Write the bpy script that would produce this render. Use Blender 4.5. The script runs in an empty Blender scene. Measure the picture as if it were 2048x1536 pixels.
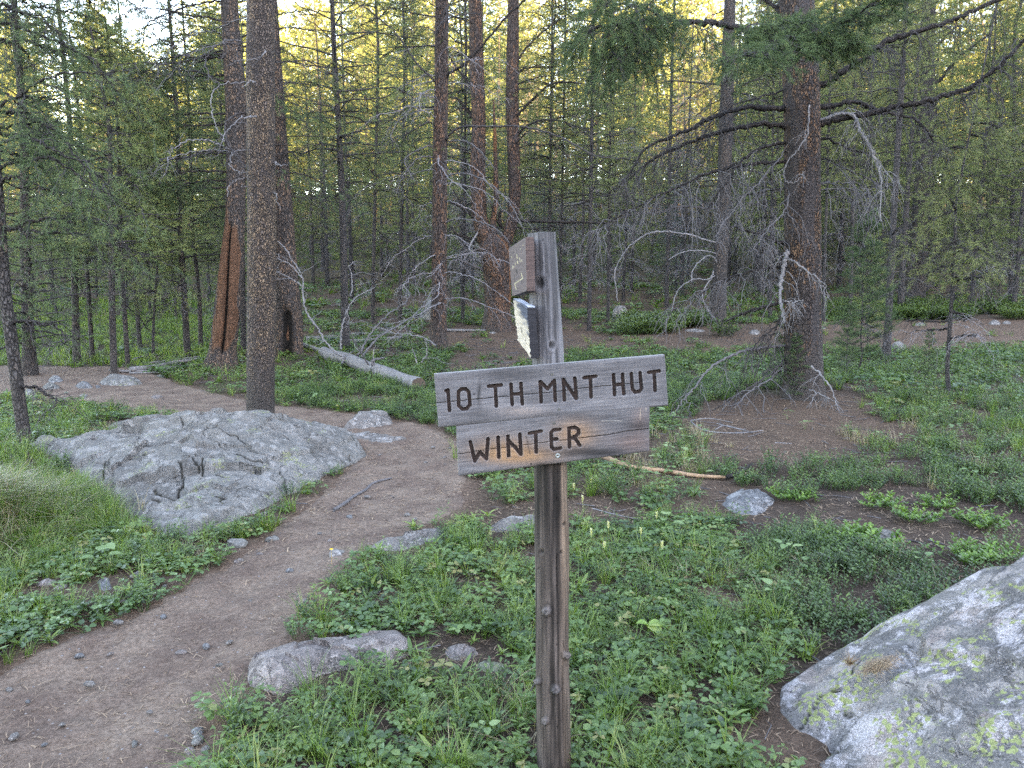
import bpy, math, random
import numpy as np
from mathutils import Vector, Matrix

# ------------------------------------------------------------------ camera, sky, sun, exposure
scene = bpy.context.scene
col = scene.collection
FPX, CAMZ, PITCH = 1550.0, 1.55, math.radians(7.6)
cam_data = bpy.data.cameras.new("camera"); cam = bpy.data.objects.new("camera", cam_data); col.objects.link(cam)
cam.location = (0, 0, CAMZ); cam.rotation_euler = (math.radians(90) - PITCH, 0, 0)
cam_data.sensor_width = 36.0; cam_data.lens = 36.0 * FPX / 2048.0
cam_data.clip_start = 0.05; cam_data.clip_end = 3000
scene.camera = cam

SUN_EL, SUN_AZ = math.radians(12.0), math.radians(148)     # azimuth clockwise from +Y: behind the viewer and to the right
world = bpy.data.worlds.new("World"); scene.world = world; world.use_nodes = True
wn = world.node_tree.nodes; wl = world.node_tree.links; wn.clear()
sky = wn.new('ShaderNodeTexSky'); sky.sky_type = 'NISHITA'; sky.sun_disc = False
sky.sun_elevation = SUN_EL; sky.sun_rotation = SUN_AZ; sky.altitude = 2800; sky.air_density = 1.0; sky.dust_density = 3.0; sky.ozone_density = 1.0
bg = wn.new('ShaderNodeBackground'); bg.inputs[1].default_value = 0.15
wo = wn.new('ShaderNodeOutputWorld')
wl.new(sky.outputs[0], bg.inputs[0]); wl.new(bg.outputs[0], wo.inputs[0])
sun_data = bpy.data.lights.new("sun", 'SUN'); sun_data.energy = 4.2; sun_data.angle = math.radians(0.5); sun_data.color = (1.0, 0.79, 0.48)
sun = bpy.data.objects.new("sun", sun_data); col.objects.link(sun)
SH = np.array([math.sin(SUN_AZ), math.cos(SUN_AZ)])
sun.rotation_euler = Vector((SH[0]*math.cos(SUN_EL), SH[1]*math.cos(SUN_EL), math.sin(SUN_EL))).to_track_quat('Z', 'Y').to_euler()
scene.view_settings.view_transform = 'Standard'; scene.view_settings.look = 'None'
scene.view_settings.exposure = 4.35; scene.view_settings.gamma = 1.0
scene.view_settings.use_white_balance = True; scene.view_settings.white_balance_temperature = 9500; scene.view_settings.white_balance_tint = 18
scene.cycles.max_bounces = 5; scene.cycles.diffuse_bounces = 3; scene.cycles.glossy_bounces = 2; scene.cycles.transmission_bounces = 3
scene.cycles.transparent_max_bounces = 4; scene.cycles.use_adaptive_sampling = False
scene.cycles.use_denoising = False; scene.cycles.volume_bounces = 0

# ------------------------------------------------------------------ numeric helpers
RNG = np.random.default_rng(11)
def _h(ix, iy, iz, s):
    n = (ix.astype(np.int64)*374761393 + iy.astype(np.int64)*668265263 + iz.astype(np.int64)*2147483647 + s*144665) & 0xffffffff
    n = ((n ^ (n >> 13)) * 1274126177) & 0xffffffff
    n = ((n ^ (n >> 16)) * 2246822519) & 0xffffffff
    n = n ^ (n >> 15)
    return (n & 0xffff) / 32767.5 - 1.0
def noise(x, y, z=None, s=0):
    x = np.asarray(x, float); y = np.asarray(y, float); z = np.zeros_like(x) if z is None else np.asarray(z, float)
    x, y, z = np.broadcast_arrays(x, y, z)
    ix, iy, iz = np.floor(x), np.floor(y), np.floor(z); fx, fy, fz = x-ix, y-iy, z-iz
    fx, fy, fz = fx*fx*(3-2*fx), fy*fy*(3-2*fy), fz*fz*(3-2*fz)
    r = 0
    for dx in (0, 1):
        for dy in (0, 1):
            for dz in (0, 1):
                r = r + _h(ix+dx, iy+dy, iz+dz, s)*(fx if dx else 1-fx)*(fy if dy else 1-fy)*(fz if dz else 1-fz)
    return r
def fbm(x, y, z=None, o=4, s=0):
    r, a, t = 0, 1.0, 0
    x = np.asarray(x, float); y = np.asarray(y, float); z = np.zeros_like(x) if z is None else z
    for i in range(o):
        r = r + a*noise(x*2**i, y*2**i, z*2**i, s+i*17); t += a; a *= .5
    return r/t
def sstep(x, a, b):
    t = np.clip((x-a)/(b-a), 0, 1); return t*t*(3-2*t)
def unit(v):
    return v/np.maximum(np.linalg.norm(v, axis=-1, keepdims=True), 1e-9)
def seg_dist(px, py, ax, ay, bx, by):
    dx, dy = bx-ax, by-ay; L = dx*dx+dy*dy+1e-12
    t = np.clip(((px-ax)*dx+(py-ay)*dy)/L, 0, 1)
    return np.hypot(px-ax-t*dx, py-ay-t*dy)
def poly_dist(px, py, pts, closed=False):
    r = np.full(np.shape(px), 1e9)
    n = len(pts)
    for i in range(n if closed else n-1):
        a, b = pts[i], pts[(i+1) % n]
        r = np.minimum(r, seg_dist(px, py, a[0], a[1], b[0], b[1]))
    return r
def in_poly(px, py, poly):
    ins = np.zeros(np.shape(px), bool); n = len(poly)
    for i in range(n):
        x1, y1 = poly[i]; x2, y2 = poly[(i+1) % n]
        if y1 == y2: continue
        c = ((y1 > py) != (y2 > py)) & (px < (x2-x1)*(py-y1)/(y2-y1)+x1)
        ins ^= c
    return ins
CP, SP = math.cos(PITCH), math.sin(PITCH)
def ray(u, v):
    a, b = (u-1024)/FPX, (768-v)/FPX
    return np.array([a, CP + b*SP, -SP + b*CP])
def P(u, v, Y):                                  # the point at distance Y ahead that lies on pixel (u, v)
    d = ray(u, v); return np.array([0, 0, CAMZ]) + d*(Y/d[1])
SY = .885
def PS(u, v, Y): return P(u, v, Y*SY)
def G0(u, v):
    d = ray(u, v); return (d*(CAMZ/-d[2]))[:2]
def proj(x, y, z):
    z = z-CAMZ; f = y*CP - z*SP; up = y*SP + z*CP
    f = np.where(f < .05, .05, f)
    return 1024 + FPX*x/f, 768 - FPX*up/f

# ------------------------------------------------------------------ path line and ground height
PATH_PX = [((-700,1640),(300,1640)), ((-330,1490),(370,1536)), ((60,1325),(430,1420)), ((300,1215),(565,1275)), ((470,1125),(650,1165)),
           ((610,1025),(760,1090)), ((690,955),(915,1012)), ((735,905),(915,935)), ((690,882),(880,866)), ((560,864),(700,832)),
           ((420,847),(520,806)), ((300,829),(400,781)), ((150,801),(320,757)), ((40,786),(250,741)), ((-90,775),(120,738)), ((-400,765),(-260,735))]
_pl = np.array([G0(*a) for a, b in PATH_PX]); _pr = np.array([G0(*b) for a, b in PATH_PX])
def catmull(pts, n):
    pts = np.asarray(pts, float); q = np.vstack([2*pts[0]-pts[1], pts, 2*pts[-1]-pts[-2]])
    out = []
    for i in range(1, len(q)-2):
        t = np.linspace(0, 1, n, endpoint=False)[:, None]
        p0, p1, p2, p3 = q[i-1], q[i], q[i+1], q[i+2]
        out.append(.5*((2*p1)+(-p0+p2)*t+(2*p0-5*p1+4*p2-p3)*t*t+(-p0+3*p1-3*p2+p3)*t**3))
    out.append(pts[-1:]); return np.vstack(out)
PATH_L, PATH_R = catmull(_pl, 14), catmull(_pr, 14)
PATH_POLY = [tuple(p) for p in PATH_L[::4]] + [tuple(p) for p in PATH_R[::-4]]
def path_sd(x, y):                               # signed distance, positive inside the path
    d = poly_dist(x, y, PATH_POLY, True); return np.where(in_poly(x, y, PATH_POLY), d, -d)
def gauss(x, y, cx, cy, r): return np.exp(-((x-cx)**2+(y-cy)**2)/(r*r))
def H(x, y, detail=True):
    x = np.asarray(x, float); y = np.asarray(y, float)
    h = 0.055*np.maximum(0, y-17) + 0.10*np.maximum(0, y-42) - .03*np.maximum(0, y-90)*sstep(-x, 10, 60)
    h = h + 0.12*sstep(y, 6, 30)*fbm(x/9, y/9, s=3, o=2)
    h = h + 0.05*fbm(x/1.7, y/1.7, s=5, o=2)*sstep(y, 1.0, 4.0)
    h = h + .17*gauss(x, y, 3.9, 10.3, 1.9) + .16*gauss(x, y, -.45, 24, 3) + .15*gauss(x, y, -4.9, 16.5, 1.6) + .12*gauss(x, y, 5.8, 21, 2)
    h = h + .24*gauss(x, y, -3.45, 4.6, .55) + .25*gauss(x, y, -4.9, 5.6, 1.2)
    h = h
    s = x*SH[0]+y*SH[1]                            # unseen ridge added behind the viewer to keep low sun off the wood
    h = h + 54*sstep(s, 25, 160)
    if detail:
        h = h - .035*sstep(path_sd(x, y), -.15, .30)
        h = h + .008*fbm(x*3.1, y*3.1, s=8, o=3)
    return h
_T = np.geomspace(.8, 260, 5000)
def G(u, v):
    d = ray(u, v); pts = d[None, :]*_T[:, None]; pts[:, 2] += CAMZ
    f = pts[:, 2]-H(pts[:, 0], pts[:, 1])
    i = int(np.argmax(f < 0)) if (f < 0).any() else len(f)-1
    i = max(i, 1); t = f[i-1]/(f[i-1]-f[i]+1e-12)
    p = pts[i-1]*(1-t)+pts[i]*t
    return p

# ------------------------------------------------------------------ mesh helpers
def mesh_np(name, V, faces, mats, attrs=None, smooth=True, fmat=None):
    me = bpy.data.meshes.new(name); V = np.ascontiguousarray(V, dtype=np.float32)
    faces = [np.asarray(f, np.int32) for f in (faces if isinstance(faces, list) else [faces]) if len(f)]
    me.vertices.add(len(V)); me.vertices.foreach_set('co', V.ravel())
    loops = np.concatenate([f.ravel() for f in faces]); sizes = np.concatenate([np.full(len(f), f.shape[1], np.int32) for f in faces])
    me.loops.add(len(loops)); me.loops.foreach_set('vertex_index', loops)
    me.polygons.add(len(sizes)); me.polygons.foreach_set('loop_start', np.concatenate([[0], np.cumsum(sizes)[:-1]]).astype(np.int32))
    for m in (mats if isinstance(mats, (list, tuple)) else [mats]): me.materials.append(m)
    if fmat is not None: me.polygons.foreach_set('material_index', np.concatenate(fmat).astype(np.int32))
    me.update(calc_edges=True)
    if smooth: me.polygons.foreach_set('use_smooth', np.ones(len(sizes), bool))
    for k, a in (attrs or {}).items():
        a = np.asarray(a, np.float32)
        if a.ndim == 1:
            at = me.attributes.new(k, 'FLOAT', 'POINT'); at.data.foreach_set('value', a)
        else:
            c = np.ones((len(V), 4), np.float32); c[:, :3] = a
            at = me.attributes.new(k, 'FLOAT_COLOR', 'POINT'); at.data.foreach_set('color', c.ravel())
    return me
def link(name, me, parent=None, loc=None):
    o = bpy.data.objects.new(name, me); col.objects.link(o)
    if parent is not None: o.parent = parent
    if loc is not None: o.location = loc
    return o
def tag(o, label=None, cat=None, group=None, kind=None):
    if label: o['label'] = label
    if cat: o['category'] = cat
    if group: o['group'] = group
    if kind: o['kind'] = kind
    return o
def empty(name, loc, label, cat, group=None):
    o = bpy.data.objects.new(name, None); col.objects.link(o); o.location = loc; o.empty_display_size = .1
    return tag(o, label, cat, group)

def tubes(Pn, R, sides=5, cap=True):
    """Pn (n,k,3) polylines, R (n,k) radii -> V, F (quads), flat arrays"""
    Pn = np.asarray(Pn, float); R = np.asarray(R, float); n, k, _ = Pn.shape
    T = np.empty_like(Pn); T[:, 1:-1] = Pn[:, 2:]-Pn[:, :-2]; T[:, 0] = Pn[:, 1]-Pn[:, 0]; T[:, -1] = Pn[:, -1]-Pn[:, -2]
    T = unit(T); mean = unit(Pn[:, -1]-Pn[:, 0])
    ref = np.where(np.abs(mean[:, 2:3]) < .8, np.array([[0, 0, 1.]]), np.array([[0., 1., 0]]))
    A = unit(np.cross(T, ref[:, None, :])); B = np.cross(T, A)
    a = np.arange(sides)*2*np.pi/sides
    V = Pn[:, :, None, :] + R[:, :, None, None]*(np.cos(a)[None, None, :, None]*A[:, :, None, :] + np.sin(a)[None, None, :, None]*B[:, :, None, :])
    i = np.arange(n)[:, None, None]*k*sides; j = np.arange(k-1)[None, :, None]*sides; s = np.arange(sides)[None, None, :]; s2 = (s+1) % sides
    F = np.stack([i+j+s, i+j+s2, i+j+sides+s2, i+j+sides+s], -1).reshape(-1, 4)
    return V.reshape(-1, 3), F
def merge(parts):
    """parts: list of (V, F) with F (n,3|4) -> V, [tris, quads]"""
    Vs, t, q, off = [], [], [], 0
    for V, F in parts:
        if len(V) == 0: continue
        for f in (F if isinstance(F, list) else [F]):
            if len(f): (t if f.shape[1] == 3 else q).append(f+off)
        Vs.append(V); off += len(V)
    out = []
    out.append(np.concatenate(t) if t else np.zeros((0, 3), int)); out.append(np.concatenate(q) if q else np.zeros((0, 4), int))
    return np.concatenate(Vs), out
def trunk_mesh(pts, rad, sides=40, seg=.035, rough=.035, seed=1, flare=0.0, rings=None):
    pts = np.asarray(pts, float); rad = np.asarray(rad, float)
    L = np.concatenate([[0], np.cumsum(np.linalg.norm(np.diff(pts, axis=0), axis=1))])
    n = rings or int(min(420, max(12, L[-1]/seg))); t = np.linspace(0, 1, n)**1.35*L[-1]
    p = np.stack([np.interp(t, L, pts[:, i]) for i in range(3)], 1)
    ker = np.ones(9)/9                                        # soften corners
    if n > 30:
        for i in range(3):
            q = np.pad(p[:, i], 4, mode='reflect', reflect_type='odd'); p[:, i] = np.convolve(q, ker, 'valid')
    r = np.interp(t, L, rad); r = r*(1+flare*np.exp(-t/.22))
    V, F = tubes(p[None], r[None], sides)
    ang = np.tile(np.arange(sides)*2*np.pi/sides, n); rr = np.repeat(r, sides); zz = np.repeat(t, sides); c = np.repeat(p, sides, 0)
    R0 = rad.mean()
    d = fbm(np.cos(ang)*2.5, np.sin(ang)*2.5, zz*1.1, s=seed, o=2)*.9 + fbm(np.cos(ang)*9, np.sin(ang)*9, zz*9, s=seed+5, o=3)*.8
    d = d + flare*1.2*np.exp(-zz/.25)*np.cos(ang*5+seed)*.8
    V = c + (V-c)*(1+rough*d)[:, None]
    return V, F, ang, zz, d

# ------------------------------------------------------------------ materials
def nt(name):
    m = bpy.data.materials.new(name); m.use_nodes = True; t = m.node_tree; t.nodes.clear()
    out = t.nodes.new('ShaderNodeOutputMaterial'); b = t.nodes.new('ShaderNodeBsdfPrincipled')
    t.links.new(b.outputs[0], out.inputs[0]); b.inputs['Roughness'].default_value = .85; b.inputs['Specular IOR Level'].default_value = .25
    return m, t, b, out
class NB:
    def __init__(s, t): s.t = t
    def n(s, ty, **k):
        x = s.t.nodes.new(ty)
        for a, v in k.items(): setattr(x, a, v)
        return x
    def l(s, a, b): s.t.links.new(a, b)
    def coord(s, sc=(1, 1, 1)):
        tc = s.n('ShaderNodeTexCoord'); mp = s.n('ShaderNodeMapping'); mp.inputs['Scale'].default_value = sc
        s.l(tc.outputs['Object'], mp.inputs['Vector']); return mp.outputs[0]
    def noise(s, vec, sc, det=4, rough=.6, dist=0):
        x = s.n('ShaderNodeTexNoise'); x.inputs['Scale'].default_value = sc; x.inputs['Detail'].default_value = det
        x.inputs['Roughness'].default_value = rough; x.inputs['Distortion'].default_value = dist; s.l(vec, x.inputs['Vector']); return x.outputs['Fac']
    def vor(s, vec, sc, feat='F1', out='Distance', rnd=1.0):
        x = s.n('ShaderNodeTexVoronoi', feature=feat); x.inputs['Scale'].default_value = sc; x.inputs['Randomness'].default_value = rnd
        s.l(vec, x.inputs['Vector']); return x.outputs[out]
    def ramp(s, fac, stops):
        x = s.n('ShaderNodeValToRGB'); e = x.color_ramp.elements
        while len(e) < len(stops): e.new(.5)
        for i, (p, c) in enumerate(stops):
            e[i].position = p; e[i].color = (c[0], c[1], c[2], 1) if not isinstance(c, (int, float)) else (c, c, c, 1)
        s.l(fac, x.inputs[0]); return x.outputs[0]
    def mix(s, fac, a, b, mode='MIX'):
        x = s.n('ShaderNodeMix', data_type='RGBA', blend_type=mode)
        for i, v in ((0, fac), (6, a), (7, b)):
            if isinstance(v, (int, float)): x.inputs[i].default_value = v
            elif isinstance(v, tuple): x.inputs[i].default_value = (*v, 1)
            else: s.l(v, x.inputs[i])
        return x.outputs[2]
    def math(s, op, a, b=None, c=None, clamp=False):
        x = s.n('ShaderNodeMath', operation=op); x.use_clamp = clamp
        for i, v in enumerate((a, b, c)):
            if v is None: continue
            if isinstance(v, (int, float)): x.inputs[i].default_value = v
            else: s.l(v, x.inputs[i])
        return x.outputs[0]
    def attr(s, name, out='Fac'):
        x = s.n('ShaderNodeAttribute', attribute_name=name); return x.outputs[out]
    def rand(s): return s.n('ShaderNodeObjectInfo').outputs['Random']
    def bump(s, h, b, strength=.5, dist=.01, prev=None):
        x = s.n('ShaderNodeBump'); x.inputs['Strength'].default_value = strength; x.inputs['Distance'].default_value = dist
        s.l(h, x.inputs['Height'])
        if prev is not None: s.l(prev, x.inputs['Normal'])
        if b is not None: s.l(x.outputs[0], b.inputs['Normal'])
        return x.outputs[0]

def bark_mat(name, plate, deep, flake, scale=30, zs=.4, amount=.5, base_dark=0.0, lichen=0.0, strip=None, streak=0.0):
    """flaky pine bark: plates, dark furrows between them, scattered lighter flakes; attribute 'mask' blends to stripped wood"""
    m, t, b, _ = nt(name); q = NB(t)
    v = q.coord((1, 1, zs)); vw = q.n('ShaderNodeVectorMath', operation='ADD')
    nz = q.n('ShaderNodeTexNoise'); nz.inputs['Scale'].default_value = scale*.7; q.l(v, nz.inputs['Vector'])
    sc = q.n('ShaderNodeVectorMath', operation='SCALE'); sc.inputs['Scale'].default_value = .035; q.l(nz.outputs['Color'], sc.inputs[0])
    q.l(v, vw.inputs[0]); q.l(sc.outputs[0], vw.inputs[1]); vv = vw.outputs[0]
    edge = q.vor(vv, scale, 'DISTANCE_TO_EDGE'); cell = q.vor(vv, scale, 'F1', 'Color'); fine = q.noise(v, scale*4, 5, .7)
    big = q.noise(q.coord((1, 1, .35)), 3.2, 3, .6, .5)
    sep = q.n('ShaderNodeSeparateColor'); q.l(cell, sep.inputs[0])
    fl = q.math('ADD', sep.outputs[0], q.math('MULTIPLY', q.math('SUBTRACT', big, .5), 3.2))
    fm = q.ramp(fl, [(1-amount-.1, 0), (1-amount+.12, 1)])
    c = q.mix(fm, q.mix(sep.outputs[1], tuple(x*.65 for x in plate), plate), q.mix(sep.outputs[2], tuple(x*.6 for x in flake), flake))
    c = q.mix(q.math('MULTIPLY', fine, .55), c, q.mix(.5, c, (.02, .018, .018)))
    furrow = q.ramp(edge, [(0.03, 1), (.20, 0)])
    c = q.mix(furrow, c, deep)
    if streak:
        sk = q.noise(q.coord((1, 1, .16)), 5.5, 3, .6, .3); c = q.mix(q.math('MULTIPLY', q.ramp(sk, [(.50, 0), (.60, 1)]), streak), c, q.mix(fine, (.018, .016, .017), (.10, .088, .09)))
    if lichen:
        lm = q.ramp(q.noise(q.coord(), 14, 4, .7), [(.62, 0), (.7, 1)]); c = q.mix(q.math('MULTIPLY', lm, lichen), c, (.22, .24, .2))
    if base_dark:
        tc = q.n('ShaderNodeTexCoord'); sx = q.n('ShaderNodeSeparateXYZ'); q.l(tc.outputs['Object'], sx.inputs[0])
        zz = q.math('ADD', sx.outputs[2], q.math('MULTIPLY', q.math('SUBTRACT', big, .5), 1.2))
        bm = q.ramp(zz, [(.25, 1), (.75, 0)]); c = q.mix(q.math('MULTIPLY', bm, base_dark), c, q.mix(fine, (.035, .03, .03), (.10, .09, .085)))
    if strip:
        w = q.noise(q.coord((1, 1, .06)), 45, 5, .65); sc_ = q.ramp(w, [(.3, tuple(x*.45 for x in strip)), (.7, strip)])
        mk = q.attr('mask'); c = q.mix(q.ramp(mk, [(.35, 0), (.6, 1)]), c, sc_)
        c = q.mix(q.ramp(q.attr('crack'), [(.3, 0), (.7, 1)]), c, (.012, .01, .009))
    q.l(c, b.inputs['Base Color'])
    h = q.math('ADD', q.math('MULTIPLY', q.ramp(edge, [(0, 0), (.25, 1)]), .7), q.math('MULTIPLY', fine, .3))
    h = q.math('ADD', h, q.math('MULTIPLY', sep.outputs[1], .4))
    q.bump(h, b, 1.0, .02); return m
def wood_mat(name, light, dark, scale=40, axis=2, crack=True, rough=.85):
    m, t, b, _ = nt(name); q = NB(t); s = [1, 1, 1]; s[axis] = .07
    g = q.noise(q.coord(tuple(s)), scale, 5, .65, .6); p = q.noise(q.coord(), 5, 3)
    c = q.ramp(g, [(.3, dark), (.62, light)]); c = q.mix(q.ramp(p, [(.4, 0), (.7, .5)]), c, tuple(x*.5 for x in light))
    q.l(c, b.inputs['Base Color']); q.bump(g, b, .5, .006); return m
def leaf_mat(name, stops, trans=.30, rough=.42, tcol=1.5, spec=.6):
    m, t, b, out = nt(name); q = NB(t)
    c = q.ramp(q.attr('tint'), stops); b.inputs['Roughness'].default_value = rough; b.inputs['Specular IOR Level'].default_value = spec
    q.l(c, b.inputs['Base Color']); tr = q.n('ShaderNodeBsdfTranslucent')
    q.l(q.mix(1.0, c, (tcol, tcol*1.0, tcol*.45), 'MULTIPLY'), tr.inputs[0])
    mx = q.n('ShaderNodeMixShader'); mx.inputs[0].default_value = trans; q.l(b.outputs[0], mx.inputs[1]); q.l(tr.outputs[0], mx.inputs[2]); q.l(mx.outputs[0], out.inputs[0])
    return m
def needle_mat(name, a, b_, c_, trans=.25):
    """needles: colour varies by tuft (tint) and a little from tree to tree"""
    m, t, b, out = nt(name); q = NB(t)
    f = q.math('ADD', q.attr('tint'), q.math('MULTIPLY', q.math('SUBTRACT', q.rand(), .5), .35), clamp=True)
    c = q.ramp(f, [(0, a), (.5, b_), (1, c_)]); b.inputs['Roughness'].default_value = .6
    q.l(c, b.inputs['Base Color']); tr = q.n('ShaderNodeBsdfTranslucent'); q.l(c, tr.inputs[0])
    mx = q.n('ShaderNodeMixShader'); mx.inputs[0].default_value = trans; q.l(b.outputs[0], mx.inputs[1]); q.l(tr.outputs[0], mx.inputs[2]); q.l(mx.outputs[0], out.inputs[0])
    return m
# ------------------------------------------------------------------ ground
REG = [  # photo areas of the ground (outline, plant density, soil: 0 dark humus .. 1 brown needle duff .. 2 bare dirt, kind mix)
 ([(-900,600),(480,600),(470,738),(60,752),(-900,760)], 1.0, .3, 'grass'),
 ([(1640,646),(2600,625),(2600,692),(1660,700)], .06, 1.5, 'mix'),
 ([(860,655),(1600,645),(1600,706),(900,742)], .22, 1.0, 'mix'),
 ([(560,745),(900,700),(905,868),(690,832),(560,800)], .8, .7, 'low'),
 ([(1130,700),(1575,700),(1570,778),(1345,822),(1130,760)], .85, .5, 'low'),
 ([(1645,700),(2700,692),(2700,800),(1650,775)], .9, .4, 'low'),
 ([(1345,835),(1480,792),(1720,792),(1860,900),(1700,925),(1400,925)], .17, 1.05, 'straw'),
 ([(1650,775),(2700,800),(2700,900),(1860,900),(1720,792)], .62, .6, 'mix'),
 ([(1150,905),(1440,840),(1460,970),(1200,965)], .5, .9, 'straw'),
 ([(1430,925),(2700,880),(2700,1140),(1850,1250),(1680,1330),(1560,1180),(1500,1060)], .56, .35, 'shrub'),
 ([(380,1560),(470,1410),(590,1280),(700,1120),(900,1065),(1180,1040),(1500,1040),(1560,1180),(1690,1330),(1550,1440),(1640,1600)], 1.0, .35, 'leaf'),
 ([(-900,1000),(230,1010),(330,1085),(620,1005),(580,1060),(300,1215),(60,1325),(-600,1560)], 1.0, .35, 'leaf'),
 ([(-900,900),(90,880),(230,1000),(260,1080),(0,1090),(-900,1300)], 1.0, .35, 'grass'),
 ([(-900,790),(40,790),(300,832),(420,850),(110,900),(-900,960)], .9, .4, 'leaf'),
 ([(880,940),(1200,935),(1500,1040),(900,1065)], .55, .7, 'mix'),
 ([(400,735),(620,735),(560,800),(400,780),(330,755)], .75, .6, 'pale'),
 ([(1355,1195),(1440,1168),(1560,1185),(1550,1232),(1400,1245)], .10, 1.9, 'mix'),
 ([(590,1220),(700,1178),(710,1225),(610,1262)], .2, 1.8, 'mix'),
 ([(930,1130),(1075,1118),(1075,1185),(960,1195)], .4, 1.3, 'mix'),
 ([(1500,1425),(1560,1440),(1640,1600),(1420,1600)], .15, 1.2, 'straw'),
]
def region(x, y, soft=False):
    if soft:
        D, S, K_ = 0, 0, None
        for k, (du, dv) in enumerate([(0,0),(38,5),(-38,-5),(14,13),(-14,-13),(26,-12),(-26,12)]):
            d_, s_, k_ = region_at(x, y, du, dv); D = D+d_/7; S = S+s_/7; K_ = k_ if K_ is None else K_
        return D, S, K_
    return region_at(x, y, 55*noise(x*7, y*7, s=35), 20*noise(x*7, y*7, s=36))
def region_at(x, y, du, dv):
    z = H(x, y, False); u, v = proj(x, y, z)
    dens = np.full(np.shape(x), .55); soil = np.full(np.shape(x), .6); kind = np.zeros(np.shape(x), int)
    K = {'mix': 0, 'grass': 1, 'low': 2, 'straw': 3, 'shrub': 4, 'leaf': 5, 'pale': 6}
    far = y > 26; dens = np.where(far, .5, dens); soil = np.where(far, .8, soil)
    sc = np.clip((v-600)/400, .12, 1.6); u = u+du*sc; v = v+dv*sc
    uu = u + 34*noise(x*2.3, y*2.3, s=31)*np.clip(6/np.maximum(y, 2), .3, 2); vv = v + 24*sc*noise(x*2.3, y*2.3, s=32)
    for poly, d, s, k in REG:
        m = in_poly(uu, vv, poly) & (y > .6); dens = np.where(m, d, dens); soil = np.where(m, s, soil); kind = np.where(m, K[k], kind)
    near = (y < 2.3) & (x > -2.2); dens = np.where(near, .9, dens); kind = np.where(near, 5, kind)
    return dens, soil, kind

def ground():
    angs = np.concatenate([np.arange(-42, 42, .28), np.arange(42, 318, 3.0)])
    r = np.concatenate([[.02], .6*1.0125**np.arange(0, 560)]); r = r[r < 235]
    A, R = np.meshgrid(np.radians(angs), r); x, y = R*np.sin(A), R*np.cos(A)
    z = H(x, y); z = z + .012*fbm(x*9, y*9, s=44, o=2)*sstep(-R, -14, -4)
    V = np.stack([x, y, z], -1).reshape(-1, 3); n, m = x.shape
    i = np.arange(n-1)[:, None]*m; j = np.arange(m)[None, :]; j2 = (j+1) % m
    F = np.stack([i+j, i+m+j, i+m+j2, i+j2], -1).reshape(-1, 4)[:, ::-1]
    xf, yf = V[:, 0], V[:, 1]; dens, soil, kind = region(xf, yf, True)
    soil = soil + .5*fbm(xf*1.3, yf*1.3, s=51, o=3); inside = sstep(path_sd(xf, yf), -.22, .06); soil = np.clip(soil, 0, 2)*(1-inside)+2*inside
    humus, duff, dirt = np.array([.056, .045, .039]), np.array([.125, .090, .070]), np.array([.18, .127, .10])
    s = soil[:, None]; c = np.where(s < 1, humus*(1-s)+duff*s, duff*(2-s)+dirt*(s-1))
    wood_ = sstep(yf, 34, 60)[:, None]; c = c*(1-wood_)+np.array([.055, .065, .038])*wood_*(1+.3*fbm(xf*.4, yf*.4, s=53, o=3))[:, None]
    green = (dens*(.5+.5*fbm(xf*1.1, yf*1.1, s=52, o=3)) > .35) & (yf > 9); c = c*(1-.35*green[:, None]) + np.array([.05, .085, .03])*.35*green[:, None]
    m_, t, b, _ = nt('soil'); q = NB(t); v = q.coord()
    f1 = q.noise(v, 55, 6, .75); f2 = q.noise(v, 6, 4, .6); f3 = q.vor(v, 130, 'F1')
    cc = q.mix(q.ramp(f1, [(.3, 0), (.7, 1)]), q.mix(1.0, q.attr('soil', 'Color'), (.5, .47, .45), 'MULTIPLY'), q.mix(1.0, q.attr('soil', 'Color'), (1.35, 1.32, 1.3), 'MULTIPLY'))
    cc = q.mix(q.ramp(f2, [(.35, .45), (.7, 0)]), cc, q.mix(1.0, cc, (.55, .5, .5), 'MULTIPLY'))
    q.l(cc, b.inputs['Base Color']); b.inputs['Roughness'].default_value = .95; b.inputs['Specular IOR Level'].default_value = .1
    q.bump(q.math('ADD', f1, q.math('MULTIPLY', f3, .6)), b, .9, .02)
    o = link('ground', mesh_np('ground', V, F, m_, {'soil': c})); tag(o, kind='structure'); return m_
MAT_SOIL = ground()

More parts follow.
